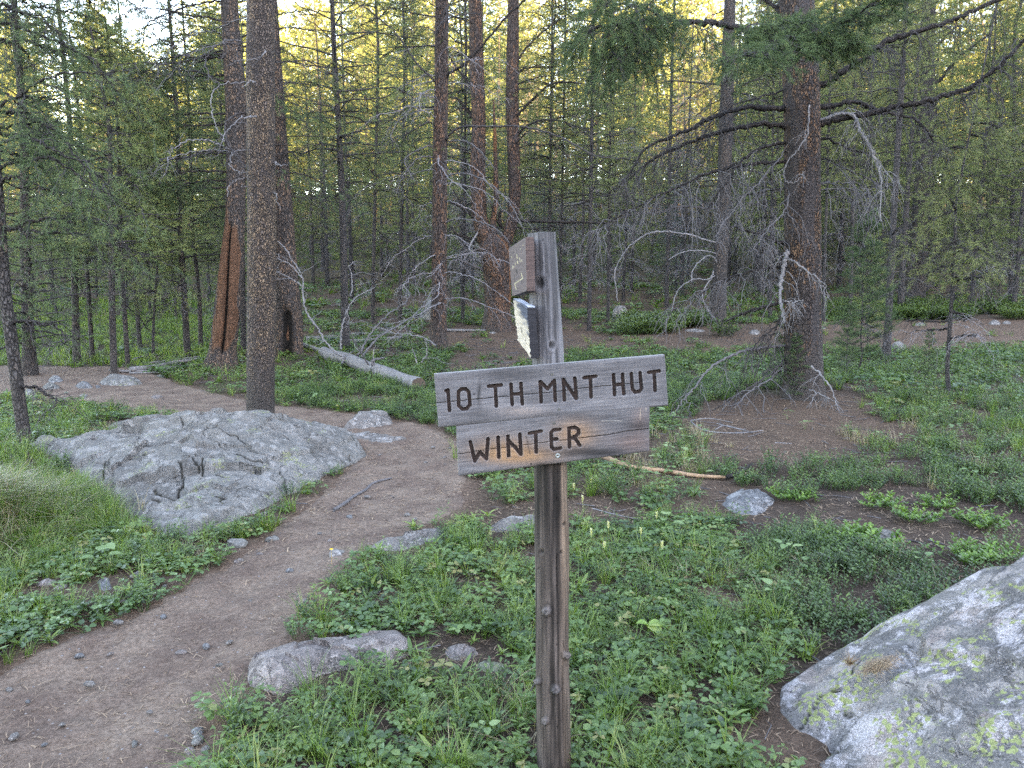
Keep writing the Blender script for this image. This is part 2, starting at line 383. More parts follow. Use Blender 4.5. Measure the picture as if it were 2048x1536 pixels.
def path():
    m_, t, b, _ = nt('trodden_dirt'); q = NB(t); v = q.coord()
    f1 = q.noise(v, 48, 6, .75); f2 = q.noise(v, 3.2, 4, .6); pe = q.vor(v, 38, 'F1'); pc = q.vor(v, 38, 'F1', 'Color')
    c = q.ramp(q.math('ADD', q.math('MULTIPLY', f1, .6), q.math('MULTIPLY', q.noise(v, 120, 3, .7), .4)), [(.36, (.09, .065, .052)), (.51, (.175, .130, .104)), (.66, (.28, .215, .175))])
    c = q.mix(q.ramp(f2, [(.38, .75), (.62, 0)]), c, q.mix(1.0, c, (.58, .54, .56), 'MULTIPLY'))
    sp = q.n('ShaderNodeSeparateColor'); q.l(pc, sp.inputs[0])
    peb = q.math('MULTIPLY', q.ramp(pe, [(.16, 1), (.22, 0)]), q.ramp(sp.outputs[0], [(.80, 0), (.84, 1)]))
    c = q.mix(peb, c, q.mix(sp.outputs[1], (.30, .26, .24), (.20, .19, .20)))
    q.l(c, b.inputs['Base Color']); b.inputs['Roughness'].default_value = .95; b.inputs['Specular IOR Level'].default_value = .1
    q.bump(q.math('ADD', f1, q.math('MULTIPLY', peb, .6)), b, .9, .015)
    n = len(PATH_L); k = 60; s = np.linspace(-.06, 1.06, k)
    fi = np.linspace(0, n-1, n*5); L = np.stack([np.interp(fi, np.arange(n), PATH_L[:, i]) for i in (0, 1)], 1); R = np.stack([np.interp(fi, np.arange(n), PATH_R[:, i]) for i in (0, 1)], 1)
    xy = L[:, None, :]*(1-s)[None, :, None] + R[:, None, :]*s[None, :, None]
    x, y = xy[..., 0], xy[..., 1]; w = np.linalg.norm(R-L, axis=1)[:, None]
    e = np.minimum(s+.06, 1.06-s)[None, :]*w + .09*fbm(x*3.5, y*3.5, s=61, o=3)
    z = H(x, y) + .012*fbm(x*9, y*9, s=44, o=2)*sstep(-np.hypot(x, y), -14, -4) + np.where(e > 0, .014*sstep(e, .0, .12), 0) - .02*(1-sstep(e, -.06, .04)) + .007*fbm(x*14, y*14, s=62, o=2)+.010*fbm(x*4.5, y*4.5, s=63, o=2)
    V = np.stack([x, y, z], -1).reshape(-1, 3); N, K = x.shape
    i = np.arange(N-1)[:, None]*K; j = np.arange(K-1)[None, :]
    F = np.stack([i+j, i+j+1, i+K+j+1, i+K+j], -1).reshape(-1, 4)
    o = link('path', mesh_np('path', V, F, m_)); tag(o, kind='structure')
path()

# ------------------------------------------------------------------ rocks
def rock_mat(name, base, light, darkc, speck=60, lichen=None, lich_amt=.0, white=None, moss=False, seams=.5):
    m, t, b, _ = nt(name); q = NB(t); v0 = q.coord()
    nz = q.n('ShaderNodeTexNoise'); nz.inputs['Scale'].default_value = 9; nz.inputs['Detail'].default_value = 5; q.l(v0, nz.inputs['Vector'])
    sc = q.n('ShaderNodeVectorMath', operation='SCALE'); sc.inputs['Scale'].default_value = .07; q.l(nz.outputs['Color'], sc.inputs[0]); vv = q.n('ShaderNodeVectorMath', operation='ADD'); q.l(v0, vv.inputs[0]); q.l(sc.outputs[0], vv.inputs[1]); v = vv.outputs[0]
    a = q.noise(v, 2.4, 5, .65, .4); f = q.noise(v0, speck, 4, .8); f2 = q.noise(v0, speck*2.3, 3, .7); g = q.noise(v, 9, 6, .72, .3)
    c = q.mix(q.ramp(a, [(.38, 0), (.62, 1)]), darkc, base); c = q.mix(q.ramp(g, [(.50, 0), (.60, .85)]), c, light)
    cell = q.vor(v, 13, 'F1', 'Color'); cd = q.vor(v, 13, 'F1'); sp = q.n('ShaderNodeSeparateColor'); q.l(cell, sp.inputs[0])
    disc = q.math('MULTIPLY', q.ramp(cd, [(.30, 1), (.36, 0)]), q.ramp(sp.outputs[0], [(.72, 0), (.75, .7)])); c = q.mix(disc, c, light)
    disc2 = q.math('MULTIPLY', q.ramp(cd, [(.34, 1), (.42, 0)]), q.ramp(sp.outputs[1], [(.70, 0), (.74, .75)])); c = q.mix(disc2, c, darkc)
    if white:
        w = q.noise(v, 5.5, 7, .78, .5); c = q.mix(q.ramp(w, [(.50, 0), (.56, .85)]), c, q.mix(q.ramp(f2, [(.35, 0), (.6, 1)]), tuple(x*.42 for x in white), white))
        pk = q.noise(v, 3.1, 6, .75); c = q.mix(q.ramp(pk, [(.54, 0), (.62, .6)]), c, q.mix(q.ramp(f2, [(.4, 0), (.6, 1)]), (.15, .12, .115), (.36, .29, .275)))
    c = q.mix(q.ramp(f, [(.32, .85), (.46, 0)]), c, tuple(x*.30 for x in darkc)); c = q.mix(q.ramp(f2, [(.56, 0), (.68, .6)]), c, tuple(min(1, x*1.5) for x in light))
    if lichen:
        v3 = q.n('ShaderNodeVectorMath', operation='ADD'); n3 = q.n('ShaderNodeTexNoise'); n3.inputs['Scale'].default_value = 50; q.l(v0, n3.inputs['Vector'])
        s3 = q.n('ShaderNodeVectorMath', operation='SCALE'); s3.inputs['Scale'].default_value = .022; q.l(n3.outputs['Color'], s3.inputs[0]); q.l(v0, v3.inputs[0]); q.l(s3.outputs[0], v3.inputs[1])
        cells = q.vor(v3.outputs[0], 52, 'F1'); patch = q.noise(v, 3.6, 5, .7, .3)
        lm = q.math('MULTIPLY', q.ramp(cells, [(.44, 1), (.52, 0)]), q.ramp(patch, [(.56-lich_amt, 0), (.60-lich_amt, 1)]))
        c = q.mix(lm, c, q.mix(q.ramp(f, [(.3, 0), (.6, 1)]), tuple(x*.5 for x in lichen), lichen))
    sm = q.noise(v, 1.7, 6, .62, 1.0); line = q.math('ABSOLUTE', q.math('SUBTRACT', sm, .5)); seam = q.math('MULTIPLY', q.ramp(line, [(.004, 1), (.012, 0)]), q.ramp(g, [(.45, 0), (.55, seams)]))
    c = q.mix(seam, c, (.02, .02, .018)); c = q.mix(q.attr('crack'), c, (.018, .017, .013))
    q.l(c, b.inputs['Base Color']); b.inputs['Roughness'].default_value = .9; b.inputs['Specular IOR Level'].default_value = .2
    nb = q.bump(q.math('SUBTRACT', g, q.math('MULTIPLY', seam, .5)), None, .9, .05); q.bump(f, b, .8, .010, nb); return m
RM_GREY = rock_mat('grey_lichened_stone', (.165, .163, .157), (.245, .242, .238), (.105, .104, .10), 70, (.23, .25, .15), -.03)
RM_GRAN = rock_mat('speckled_granite', (.16, .155, .155), (.25, .23, .225), (.085, .085, .087), 85, (.25, .285, .13), .035, (.48, .46, .49))
RM_PINK = rock_mat('pink_stone', (.195, .172, .168), (.29, .26, .25), (.125, .11, .107), 60)
RM_PALE = rock_mat('pale_stone', (.19, .18, .175), (.30, .29, .285), (.115, .105, .10), 60)
RM_MOSS = rock_mat('mossy_stone', (.17, .19, .14), (.28, .29, .25), (.10, .11, .08), 60)
RM_BLUE = rock_mat('bluish_stone', (.16, .165, .175), (.26, .265, .275), (.105, .11, .117), 60)

FOOTS = []; EXCL = []
def c_shrink(f): m = f.mean(0); return m+(f-m)*1.03
def outcrop(name, foot, hfun, mat, cracks=(), rings=150, na=360, rough=1.0, c=None, seed=1, crackw=.0075, crackd=.014, loc=None, facet=1.0):
    """a rock lying in the ground: closed radial skin over the world outline FOOT, raised by hfun(x, y, inside distance)"""
    foot = np.array(foot); FOOTS.append(c_shrink(foot)); c = np.array(c if c is not None else foot.mean(0)); th = np.arange(na)*2*np.pi/na
    B = np.zeros(na)
    for k, a in enumerate(th):
        d = np.array([math.cos(a), math.sin(a)]); best = .05
        for i in range(len(foot)):
            p, r = foot[i], foot[(i+1) % len(foot)]-foot[i]; den = d[0]*r[1]-d[1]*r[0]
            if abs(den) < 1e-9: continue
            w = p-c; t = (w[0]*r[1]-w[1]*r[0])/den; s = (w[0]*d[1]-w[1]*d[0])/den
            if t > 0 and -1e-6 <= s <= 1+1e-6: best = max(best, t)
        B[k] = best
    B = np.convolve(np.pad(B, 4, mode='wrap'), np.ones(9)/9, 'valid')*(1+.035*noise(np.cos(th)*4, np.sin(th)*4, s=seed)+.02*noise(np.cos(th)*12, np.sin(th)*12, s=seed+1))
    rho = np.concatenate([np.linspace(0.004, 1, rings), [1.01, 1.015]])
    x = c[0]+np.cos(th)[None]*B[None]*rho[:, None]; y = c[1]+np.sin(th)[None]*B[None]*rho[:, None]
    din = B[None]*(1-np.minimum(rho, 1))[:, None]+0*x
    f2 = [tuple(p) for p in foot]; din = np.minimum(din, np.where(in_poly(x, y, f2), poly_dist(x, y, f2, True), 0)+.01)
    g = H(x, y); h = hfun(x, y, din)
    e = np.minimum(1, din/.08)
    led = .045*np.abs(noise(x*2.6+y*1.2, y*5.5-x*1.5, s=seed+11))*(noise(x, y, s=seed+12)+.8)
    rid = np.abs(fbm(x*1.8+.6*fbm(x*2, y*2, s=seed+9), y*4.2, s=seed+2, o=4)); blk = fbm(x*1.1, y*1.4, s=seed+4, o=2)
    h = h + rough*e*(.12*(.25-rid)-led+.05*blk+.018*fbm(x*12, y*12, s=seed+3, o=3))
    cs = max(.10, min(.5, B.mean()*.55)); wx = x+.10*cs*fbm(x*3/cs, y*3/cs, s=seed+30, o=2); wy = y+.10*cs*fbm(x*3/cs, y*3/cs, s=seed+31, o=2); gi, gj = np.floor(wx/cs), np.floor(wy/cs); best = np.full(x.shape, 1e9); hf = np.zeros_like(x)
    for di in (-1, 0, 1):
        for dj in (-1, 0, 1):
            ci, cj = gi+di, gj+dj; sx = (ci+.5+.42*_h(ci, cj, ci*0, seed+40))*cs; sy = (cj+.5+.42*_h(ci, cj, ci*0, seed+41))*cs; dd = (wx-sx)**2+(wy-sy)**2
            pl = (x-sx)*.16*_h(ci, cj, ci*0, seed+42)+(y-sy)*.16*_h(ci, cj, ci*0, seed+43)+.035*cs*_h(ci, cj, ci*0, seed+44); hf = np.where(dd < best, pl, hf); best = np.minimum(best, dd)
    h = h + facet*e*hf
    cr = np.zeros_like(x)
    for line, wd in cracks:
        xx = x+.018*noise(x*22, y*22, s=7)+.02*noise(x*6, y*6, s=9); yy = y+.018*noise(x*22, y*22, s=8)
        cr = np.maximum(cr, np.exp(-(poly_dist(xx, yy, line)/(crackw*wd))**2))
    vein = np.exp(-(np.abs(fbm(x*1.9, y*3.1, s=seed+20, o=4))/.010)**2)*(noise(x*2, y*2, s=seed+21) > .1); cr = np.maximum(cr, .75*vein*(rings > 60))
    h = h - crackd*cr*e
    z = g-.02+h; z[-2] = g[-2]-.06; z[-1] = g[-1]-.35
    V = np.stack([x, y, z], -1).reshape(-1, 3); n = len(rho)
    o0 = V[:, :].mean(0)*0 + np.array([c[0], c[1], float(H(c[0], c[1]))]); V = V-o0
    i = np.arange(n-1)[:, None]*na; j = np.arange(na)[None]; j2 = (j+1) % na
    F = np.stack([i+j, i+na+j, i+na+j2, i+j2], -1).reshape(-1, 4)
    V = np.vstack([V, V[:na].mean(0)]); cap = np.stack([np.full(na, len(V)-1), np.arange(na), (np.arange(na)+1) % na], -1)
    me = mesh_np(name, V, [cap, F], mat, {'crack': np.append(cr.ravel(), 0)})
    o = link(name, me, loc=tuple(o0)); return o
def gp(u, v): p = G(u, v); return (p[0], p[1])
def lines_on(plane, pxs):                      # photo lines laid onto the rock through a height guess
    out = []
    for pts, w in pxs:
        L = []
        for (u, v) in pts:
            d = ray(u, v); t = np.linspace(1, 14, 1500); p = d[None]*t[:, None]; zz = p[:, 2]+CAMZ
            k = int(np.argmax(zz < plane(p[:, 0], p[:, 1]))); L.append((p[k, 0], p[k, 1]))
        out.append((L, w))
    return out

# the big grey boulder beside the trail
BF = [gp(105, 915), gp(170, 965), gp(225, 1010), gp(285, 1062), gp(345, 1078), gp(420, 1066), gp(520, 1022), gp(620, 968), gp(738, 914),
      (-1.45, 7.25), (-1.9, 7.65), (-2.6, 7.75), (-3.3, 7.2), (-3.9, 7.0), (-4.35, 6.7)]
def bh(x, y, d):
    crest = .29*np.exp(-((x+2.3)/.95)**2 - ((y-6.5)/1.1)**2) + .05*gauss(x, y, -1.5, 6.9, .6) + .17*gauss(x, y, -3.35, 6.5, .8)
    return (crest+.04)*(1-np.exp(-d/.30)) + .05*(1-np.exp(-d/.05))
def bplane(x, y): return H(x, y, False)+bh(x, y, np.full(np.shape(x), .5))
def z1(pts): return [(50+a*.3418, 800+b*.3418) for a, b in pts]
BC = lines_on(bplane, [(z1([(910,385),(945,410),(950,450),(915,475),(895,525),(840,515),(790,505),(775,470)]), 1.6), (z1([(755,540),(830,560),(870,580)]), 1.7),
    (z1([(1040,400),(1050,360),(1110,335)]), 1.2), (z1([(1040,405),(1120,430),(1260,470)]), 2.0), (z1([(960,340),(1000,365),(1030,380)]), 1.0), (z1([(1130,285),(1200,305),(1290,340),(1380,345)]), 1.3),
    (z1([(1070,185),(1150,200),(1250,215),(1290,240)]), 1.0), (z1([(910,385),(940,400),(1040,405)]), 1.0), (z1([(460,290),(470,340),(455,390)]), 1.1), (z1([(1130,560),(1160,580),(1140,605)]), 1.0), (z1([(1500,170),(1560,200),(1610,205)]), .8),
    (z1([(1480,360),(1500,420),(1520,480)]), .9), (z1([(560,330),(620,300),(740,290)]), .8), (z1([(900,130),(920,160),(860,190)]), .7)])
o = outcrop('boulder', BF, bh, RM_GREY, BC, rings=280, na=760, c=(-2.25, 6.0), seed=3)
tag(o, 'broad grey cracked boulder beside the dirt trail, the largest rock left of the signpost', 'boulder')
# the lichened boulder at the lower right
RF = [(.93, 2.66), (.90, 2.45), (.87, 2.2), (.86, 1.9), (.98, 1.3), (2.0, .9), (3.2, 1.1), (3.7, 2.4), (3.1, 3.05), (2.4, 3.0), (1.9, 2.98), (1.45, 3.02), (1.15, 2.9)]
def rh(x, y, d):
    base = np.clip(.10+.60*(x-1.0), .10, 1.0) - .10*np.maximum(0, 2.7-y)
    return base*(1-np.exp(-d/.14)) + .025*np.sin(x*9+y*4)*(d > .02)
def rplane(x, y): return H(x, y, False)+rh(x, y, np.full(np.shape(x), .4))
def z2(pts): return [(1550+a*.2839, 1100+b*.2839) for a, b in pts]
RC = lines_on(rplane, [(z2([(120,1130),(230,1060),(300,960),(380,910),(470,900)]), .8), (z2([(560,760),(600,700)]), .6), (z2([(240,1340),(330,1370),(430,1350),(470,1290)]), .6),  (z2([(510,990),(545,1010)]), 1.3)])
o = outcrop('boulder', RF, rh, RM_GRAN, RC, rings=260, na=520, c=(2.0, 2.2), seed=21, rough=.55, crackw=.007, crackd=.012)
tag(o, 'speckled pink and grey boulder with yellow green lichen in the lower right corner', 'boulder')

def flat_rock(px, height, mat, label, group=None, rings=46, na=110, rough=.35, seed=1, name='rock', fall=.08):
    """px: the outline of the rock seen on the ground"""
    foot = [gp(*p) for p in px]; my = np.mean([q[1] for q in foot]); EXCL.extend((q[0], q[1]-.05, .085) for q in foot if q[1] < my and my < 9)
    o = outcrop(name, foot, lambda x, y, d: height*(1-np.exp(-d/fall)), mat, rings=rings, na=na, rough=rough, seed=seed)
    return tag(o, label, 'rock', group)
flat_rock([(490,1345),(500,1375),(560,1392),(640,1352),(700,1345),(800,1322),(830,1300),(815,1275),(740,1280),(650,1290),(560,1310),(505,1330)], .095, RM_PINK, 'long low pinkish grey rock edging the trail, half sunk in leafy plants', rings=90, na=260, seed=5, fall=.03)
flat_rock([(880,1305),(900,1318),(945,1322),(968,1308),(955,1290),(915,1282),(890,1288)], .10, RM_PINK, 'small rounded pink rock in the leaves left of the post', seed=6)
flat_rock([(935,1330),(960,1352),(1010,1350),(1035,1330),(1000,1318),(950,1318)], .07, RM_MOSS, 'mossy low stone just left of the post, partly hidden by leaves', seed=7)
flat_rock([(868,1268),(880,1285),(905,1282),(900,1262),(880,1256)], .03, RM_MOSS, 'small mossy stone behind the rounded pink rock', seed=8)
flat_rock([(725,1105),(790,1108),(850,1092),(905,1075),(895,1058),(830,1064),(770,1082),(735,1092)], .085, RM_PALE, 'flat pale slab along the right edge of the trail', rings=60, na=180, seed=9)
flat_rock([(972,1062),(1020,1068),(1090,1066),(1110,1048),(1080,1034),(1010,1036),(980,1048)], .09, RM_PALE, 'pale flat rock passing behind the post', seed=10)
flat_rock([(682,862),(730,860),(790,850),(785,838),(750,833),(700,846)], .15, RM_PALE, 'upright pale grey rock beyond the trail bend, taller of the two there', rings=60, na=160, seed=11)
flat_rock([(636,882),(700,890),(770,894),(826,888),(815,874),(760,866),(690,868),(645,874)], .06, RM_PALE, 'wide flat whitish slab in the trail behind the boulder', rings=60, na=160, seed=12)
flat_rock([(866,940),(890,944),(914,938),(910,924),(885,920),(870,928)], .05, RM_PALE, 'whitish stone in the trail left of the lower sign board', seed=13)
flat_rock([(205,858),(250,862),(318,856),(312,845),(260,840),(225,846)], .08, RM_GREY, 'low grey rock in grass behind the left end of the boulder', seed=14)
flat_rock([(1438,1010),(1455,1025),(1500,1036),(1530,1025),(1556,1002),(1535,985),(1480,980),(1450,992)], .09, RM_BLUE, 'pale blue grey rock in low plants right of the signpost', rings=60, na=160, seed=15)
flat_rock([(1476,1060),(1485,1072),(1512,1070),(1520,1055),(1505,1042),(1484,1044)], .05, RM_BLUE, 'small rounded grey stone in front of the blue grey rock', seed=16)
flat_rock([(1700,1075),(1740,1090),(1800,1088),(1815,1070),(1770,1060),(1715,1062)], .06, RM_GREY, 'flat grey rock in dark soil above the lichened boulder', seed=17)
flat_rock([(1534,1040),(1550,1044),(1556,1034),(1542,1028)], .03, RM_BLUE, 'pebble sized blue grey stone between two larger ones', seed=18, rings=20, na=50)
flat_rock([(434,1240),(480,1246),(545,1240),(548,1228),(500,1222),(445,1228)], .012, RM_PALE, 'flat stone worn flush with the trail surface', seed=19)
flat_rock([(180,1172),(200,1186),(232,1180),(236,1160),(215,1152),(190,1158)], .07, RM_BLUE, 'bluish white rock among leaves at the left trail edge', seed=20)
flat_rock([(846,646),(868,650),(885,640),(880,616),(860,612),(848,625)], .5, RM_GREY, 'tall grey boulder far behind the fallen log', seed=22)
# stones of the rocky rise where the trail turns
TR = [(60,789,38,20,.10,RM_GREY),(103,775,42,13,.09,RM_GREY),(112,761,40,12,.08,RM_BLUE),(168,773,42,13,.09,RM_BLUE),(241,766,98,15,.12,RM_GREY),(97,787,20,8,.04,RM_PALE),(168,792,30,18,.05,RM_GREY),(134,786,22,9,.05,RM_MOSS),
      (196,773,22,9,.06,RM_BLUE),(315,795,44,10,.04,RM_PINK),(250,808,26,8,.04,RM_PINK),(286,818,64,12,.04,RM_PALE),(384,807,22,8,.04,RM_PALE),(436,820,50,9,.04,RM_PALE),(190,802,18,7,.04,RM_BLUE),(150,803,14,6,.03,RM_MOSS),(128,800,24,7,.03,RM_PINK),(216,797,14,5,.03,RM_PALE),(320,752,26,9,.04,RM_GREY)]
names = ['low grey rock at the left foot of the rocky rise','rounded grey rock second from the left on the rise','bluish rock at the back of the rise','blue grey rock in the middle of the rise','widest grey rock topping the rise in the trail','small pale rock between larger ones on the rise','jagged grey rock below the middle of the rise','dark mossy rock on the dirt of the rise',
         'small bluish rock left of the widest one','thin pink stone lying across the trail above its bend','short pink stone in the dirt near the grass edge','long pale stone set into the trail surface','small pale stone at the far trail edge','thin pale stone at the trail edge behind the boulder','small blue stone in the dirt of the rise','small dark stone in the dirt below the rise','thin pinkish stone near the grass below the rise','tiny pale stone in the middle of the trail dirt','grey rock in grass right of the rise']
for k, ((u, v, w, h, z, m), nm) in enumerate(zip(TR, names)):
    a = np.linspace(0, 2*np.pi, 9)[:-1]; flat_rock([(u+w/2*math.cos(t), v+h*.15+h*.42*math.sin(t)) for t in a], z*1.5, m, nm, rings=26, na=70, seed=30+k)
RR = [(1509,664,26,10,.10,RM_PALE,'pale stone on brown duff left of the large pine'),(1796,698,34,14,.22,RM_GREY,'grey rock in green plants right of the slim grey trunk'),(1840,648,24,7,.08,RM_PALE,'pale stone at the left end of the distant dirt strip'),(1989,646,26,7,.10,RM_PALE,'rounded pale stone on the distant dirt strip'),(2013,645,20,6,.08,RM_PALE,'pale stone at the right end of the distant dirt strip'),
      (1934,654,12,5,.08,RM_PINK,'small pink stone on the distant dirt strip'),(1955,672,13,6,.09,RM_PINK,'orange pink stone at the front of the distant dirt strip'),(1784,630,9,24,.40,RM_PALE,'narrow upright pale stone behind the slim grey trunk'),(1438,772,30,9,.07,RM_GREY,'half buried grey stone in plants left of the large pine'),(1390,660,46,7,.05,RM_PALE,'thin pale slab on duff in the middle distance'),(1240,634,34,22,.42,RM_PALE,'pinkish white block under a burnt stub in the middle distance'),(985,664,18,5,.05,RM_PALE,'small pale stone on duff beside the forked tree'),(1640,655,30,6,.05,RM_PALE,'pale stone behind the large pine')]
for k, (u, v, w, h, z, m, nm) in enumerate(RR):
    a = np.linspace(0, 2*np.pi, 9)[:-1]; flat_rock([(u+w/2*math.cos(t), v+h*.2+min(h, 8)*.45*math.sin(t)) for t in a], z, m, nm, rings=22, na=60, seed=60+k, fall=.05)

def pebble_mesh(seed, mat):
    n, k = 14, 20; a = np.linspace(0, np.pi, n)[:, None]; b = np.arange(k)[None]*2*np.pi/k
    x, y, z = np.sin(a)*np.cos(b), np.sin(a)*np.sin(b), np.cos(a)+0*b
    d = 1+.22*noise(x*1.4, y*1.4, z*1.4, seed)+.10*noise(x*3, y*3, z*3, seed+1)
    V = np.stack([x*d, y*d*.8, z*d*.55], -1).reshape(-1, 3); i = np.arange(n-1)[:, None]*k; j = np.arange(k)[None]; j2 = (j+1) % k
    return mesh_np('stone', V*.02, np.stack([i+j, i+k+j, i+k+j2, i+j2], -1).reshape(-1, 4), mat, {'crack': np.zeros(len(V))})
PM = [pebble_mesh(s, m) for s, m in ((1, RM_PALE), (2, RM_PINK), (3, RM_GREY), (4, RM_PALE), (5, RM_BLUE))]
EDGE = [(267,1457,19,1,'tan fist sized stone, first of the row at the trail edge'),(313,1464,28,0,'buff stone second in the row at the trail edge'),(334,1474,25,1,'pinkish stone third in the row at the trail edge'),(396,1476,30,2,'flat grey stone against the plants at the trail edge'),(380,1499,23,1,'rounded tan stone nearest the lower frame edge'),(397,1459,26,4,'bluish stone touching the leaves at the trail edge'),(412,1495,20,0,'stone half hidden by leaves at the trail edge'),
        (475,1083,36,2,'grey stone at the trail edge under the boulder'),(94,1163,29,1,'brown stone in leaves at the far left of the trail'),(545,1076,24,2,'small flat stone below the boulder tip'),(478,1120,18,1,'small tan stone in the trail below the boulder'),(373,1378,14,2,'single grey pebble in the middle of the trail'),(528,1026,14,1,'orange pink pebble in plants at the foot of the boulder'),(674,1105,36,0,'thin pale stone at the right trail edge before the slab'),(122,1172,24,3,'pale flat stone in leaves left of the trail'),(275,1147,24,2,'grey stone in leaves above the bluish white rock'),(565,968,12,0,'white pebble where the boulder meets the trail')]
for u, v, w, k, nm in EDGE:
    p = G(u, v+w*.25); r = w*p[1]/FPX/2*1.15; EXCL.append((p[0], p[1]-.06, .05+r*1.3)); o = link('stone', PM[k], loc=(p[0], p[1], p[2]+r*.22)); o.scale = (r*50, r*50, r*50); o.rotation_euler = (0, 0, u*.37); tag(o, nm, 'stone')
rg = np.random.default_rng(5)
SCAT = [(30,1485),(57,1413),(125,1460),(300,1435),(237,1255),(160,1322),(221,1318),(412,1303),(363,1316),(460,1294),(245,1212),(327,1243),(640,1074),(520,1116),(700,1041),(815,1037),(829,1046),(890,920),(866,900),(852,930),(760,915),(735,1000),(660,1090),(580,1150),(20,1390),(90,1500),(180,1380),(330,1180),(610,1210),(900,900),(270,1500),(440,1340),(500,1210)]
for u, v in SCAT:
    p = G(u, v); r = rg.uniform(.009, .019)*(1+.08*p[1]); o = link('stone', PM[rg.integers(0, 5)], loc=(p[0], p[1], p[2]+r*.35+.016)); o.scale = (r*50, r*50*rg.uniform(.7, 1), r*50); o.rotation_euler = (0, 0, rg.uniform(0, 6))
    tag(o, 'thumb sized pebble lying loose on the bare trail dirt, one of many alike', 'pebble', 'pebbles scattered on the trail')

# ------------------------------------------------------------------ sign post
def post():
    cl = [(1083,466,2.60,27), (1088,560,2.60,28.5), (1095,700,2.595,31.5), (1101,930,2.59,33.5), (1104,1200,2.575,34.5), (1108,1536,2.56,36.5)]
    pts = [PS(u, v, Y) for u, v, Y, w in cl]; rad = [w*Y*SY/FPX for u, v, Y, w in cl]
    base = pts[-1]+(pts[-1]-pts[-2])*.6; pts = [base]+pts[::-1]; rad = [rad[-1]*1.03]+rad[::-1]
    org = np.array([pts[1][0], pts[1][1], float(H(pts[1][0], pts[1][1]))])
    V, F, ang, zz, d = trunk_mesh(pts, rad, sides=160, rough=0, rings=460, seed=2)
    c = np.repeat(V.reshape(-1, 160, 3).mean(1), 160, 0); rd = V-c; R = np.linalg.norm(rd, axis=1, keepdims=True); rd = rd/R
    arc = np.arctan2(rd[:, 0], -rd[:, 1])
    wz = arc+.10*noise(V[:, 2]*2.2, arc*0, s=5)+.04*noise(V[:, 2]*7, arc, s=6); g = fbm(wz*15, V[:, 2]*3.6, s=70, o=4); cks = np.exp(-(np.abs(fbm(wz*2.6, V[:, 2]*1.3, s=73, o=2))/.0065)**2)*(noise(arc*2, V[:, 2]*2.1, s=74) > .05)
    disp = .0012*g - .005*cks + .0045*fbm(np.cos(arc)*1.3+3, np.sin(arc)*1.3+V[:, 2]*3.5, s=76, o=3)
    u, v = proj(V[:, 0], V[:, 1], V[:, 2]); front = rd[:, 1] < .3
    knot = np.zeros(len(V)); bright = np.zeros(len(V))
    for ku, kv, kr, sgn in [(1080,567,12,-1),(1104,691,7,-1),(1094,1222,9,1),(1131,1311,7,1),(1111,1379,9,1),(1092,1441,7,1),(1078,1362,6,1),(1122,1105,4,-1),(1127,1048,4,-1),(1086,482,2.2,-1),(1083,1104,5,-1),(1077,1138,3,-1)]:
        q = np.hypot((u-ku), (v-kv)*.9)/kr; w = np.exp(-q**2)*front; ringw = np.exp(-((q-1.25)/.45)**2)*front
        if sgn < 0: disp += -.007*w*min(1, kr/7)+.004*ringw*min(1, kr/8); knot = np.maximum(knot, np.exp(-(q/.8)**4)*front); bright = np.maximum(bright, ringw*(kr > 5))
        else:
            q = q*(1+.22*noise(u*.35, v*.35, s=88)); pl = front/(1+(q/.85)**8); disp += .0085*pl+.003*np.exp(-(q/1.6)**2)*front-.005*np.exp(-(q/.28)**2)*front-.0025*np.exp(-((q-1.25)/.2)**2)*front
            bright = np.maximum(bright, pl*(.75+.5*noise(u*1.2, v*1.2, s=89))); knot = np.maximum(knot, np.maximum(np.exp(-(q/.30)**2), .6*np.exp(-((q-1.2)/.18)**2))*front)
            knot = np.maximum(knot, .35*np.exp(-((u-ku)/(kr*.5))**2)*sstep(v-kv, kr*.9, kr*1.2)*sstep(-(v-kv), -kr*4, -kr*1.2)*front)
    V = V+rd*disp[:, None]
    # colour of the wood: silver grey above the boards; below, blackened left side, tan strip on the right, purple brown lower down
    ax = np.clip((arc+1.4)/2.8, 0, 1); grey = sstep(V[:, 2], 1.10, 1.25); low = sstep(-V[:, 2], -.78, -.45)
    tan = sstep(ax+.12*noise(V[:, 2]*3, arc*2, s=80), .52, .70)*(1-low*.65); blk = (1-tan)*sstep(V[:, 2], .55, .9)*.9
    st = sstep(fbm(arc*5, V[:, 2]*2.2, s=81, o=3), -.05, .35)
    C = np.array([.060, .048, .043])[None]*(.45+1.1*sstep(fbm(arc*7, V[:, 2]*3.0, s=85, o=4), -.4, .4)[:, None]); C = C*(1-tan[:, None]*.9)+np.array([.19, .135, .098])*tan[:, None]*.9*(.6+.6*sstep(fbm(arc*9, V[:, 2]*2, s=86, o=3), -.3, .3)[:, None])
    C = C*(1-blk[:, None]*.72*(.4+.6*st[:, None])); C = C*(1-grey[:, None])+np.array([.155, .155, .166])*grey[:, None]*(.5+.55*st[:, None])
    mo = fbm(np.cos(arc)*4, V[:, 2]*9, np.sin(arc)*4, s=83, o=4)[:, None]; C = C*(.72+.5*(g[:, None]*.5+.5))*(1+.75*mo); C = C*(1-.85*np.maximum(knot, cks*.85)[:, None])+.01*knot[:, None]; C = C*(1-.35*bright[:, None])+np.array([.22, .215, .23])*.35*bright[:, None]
    m, t, b, _ = nt('post_wood'); q = NB(t); gr = q.noise(q.coord((1, 1, .05)), 150, 5, .7); 
    q.l(q.mix(q.ramp(gr, [(.35, .75), (.62, 0)]), q.attr('C', 'Color'), q.mix(1.0, q.attr('C', 'Color'), (.42, .40, .40), 'MULTIPLY')), b.inputs['Base Color']); q.bump(gr, b, .5, .004); b.inputs['Roughness'].default_value = .75
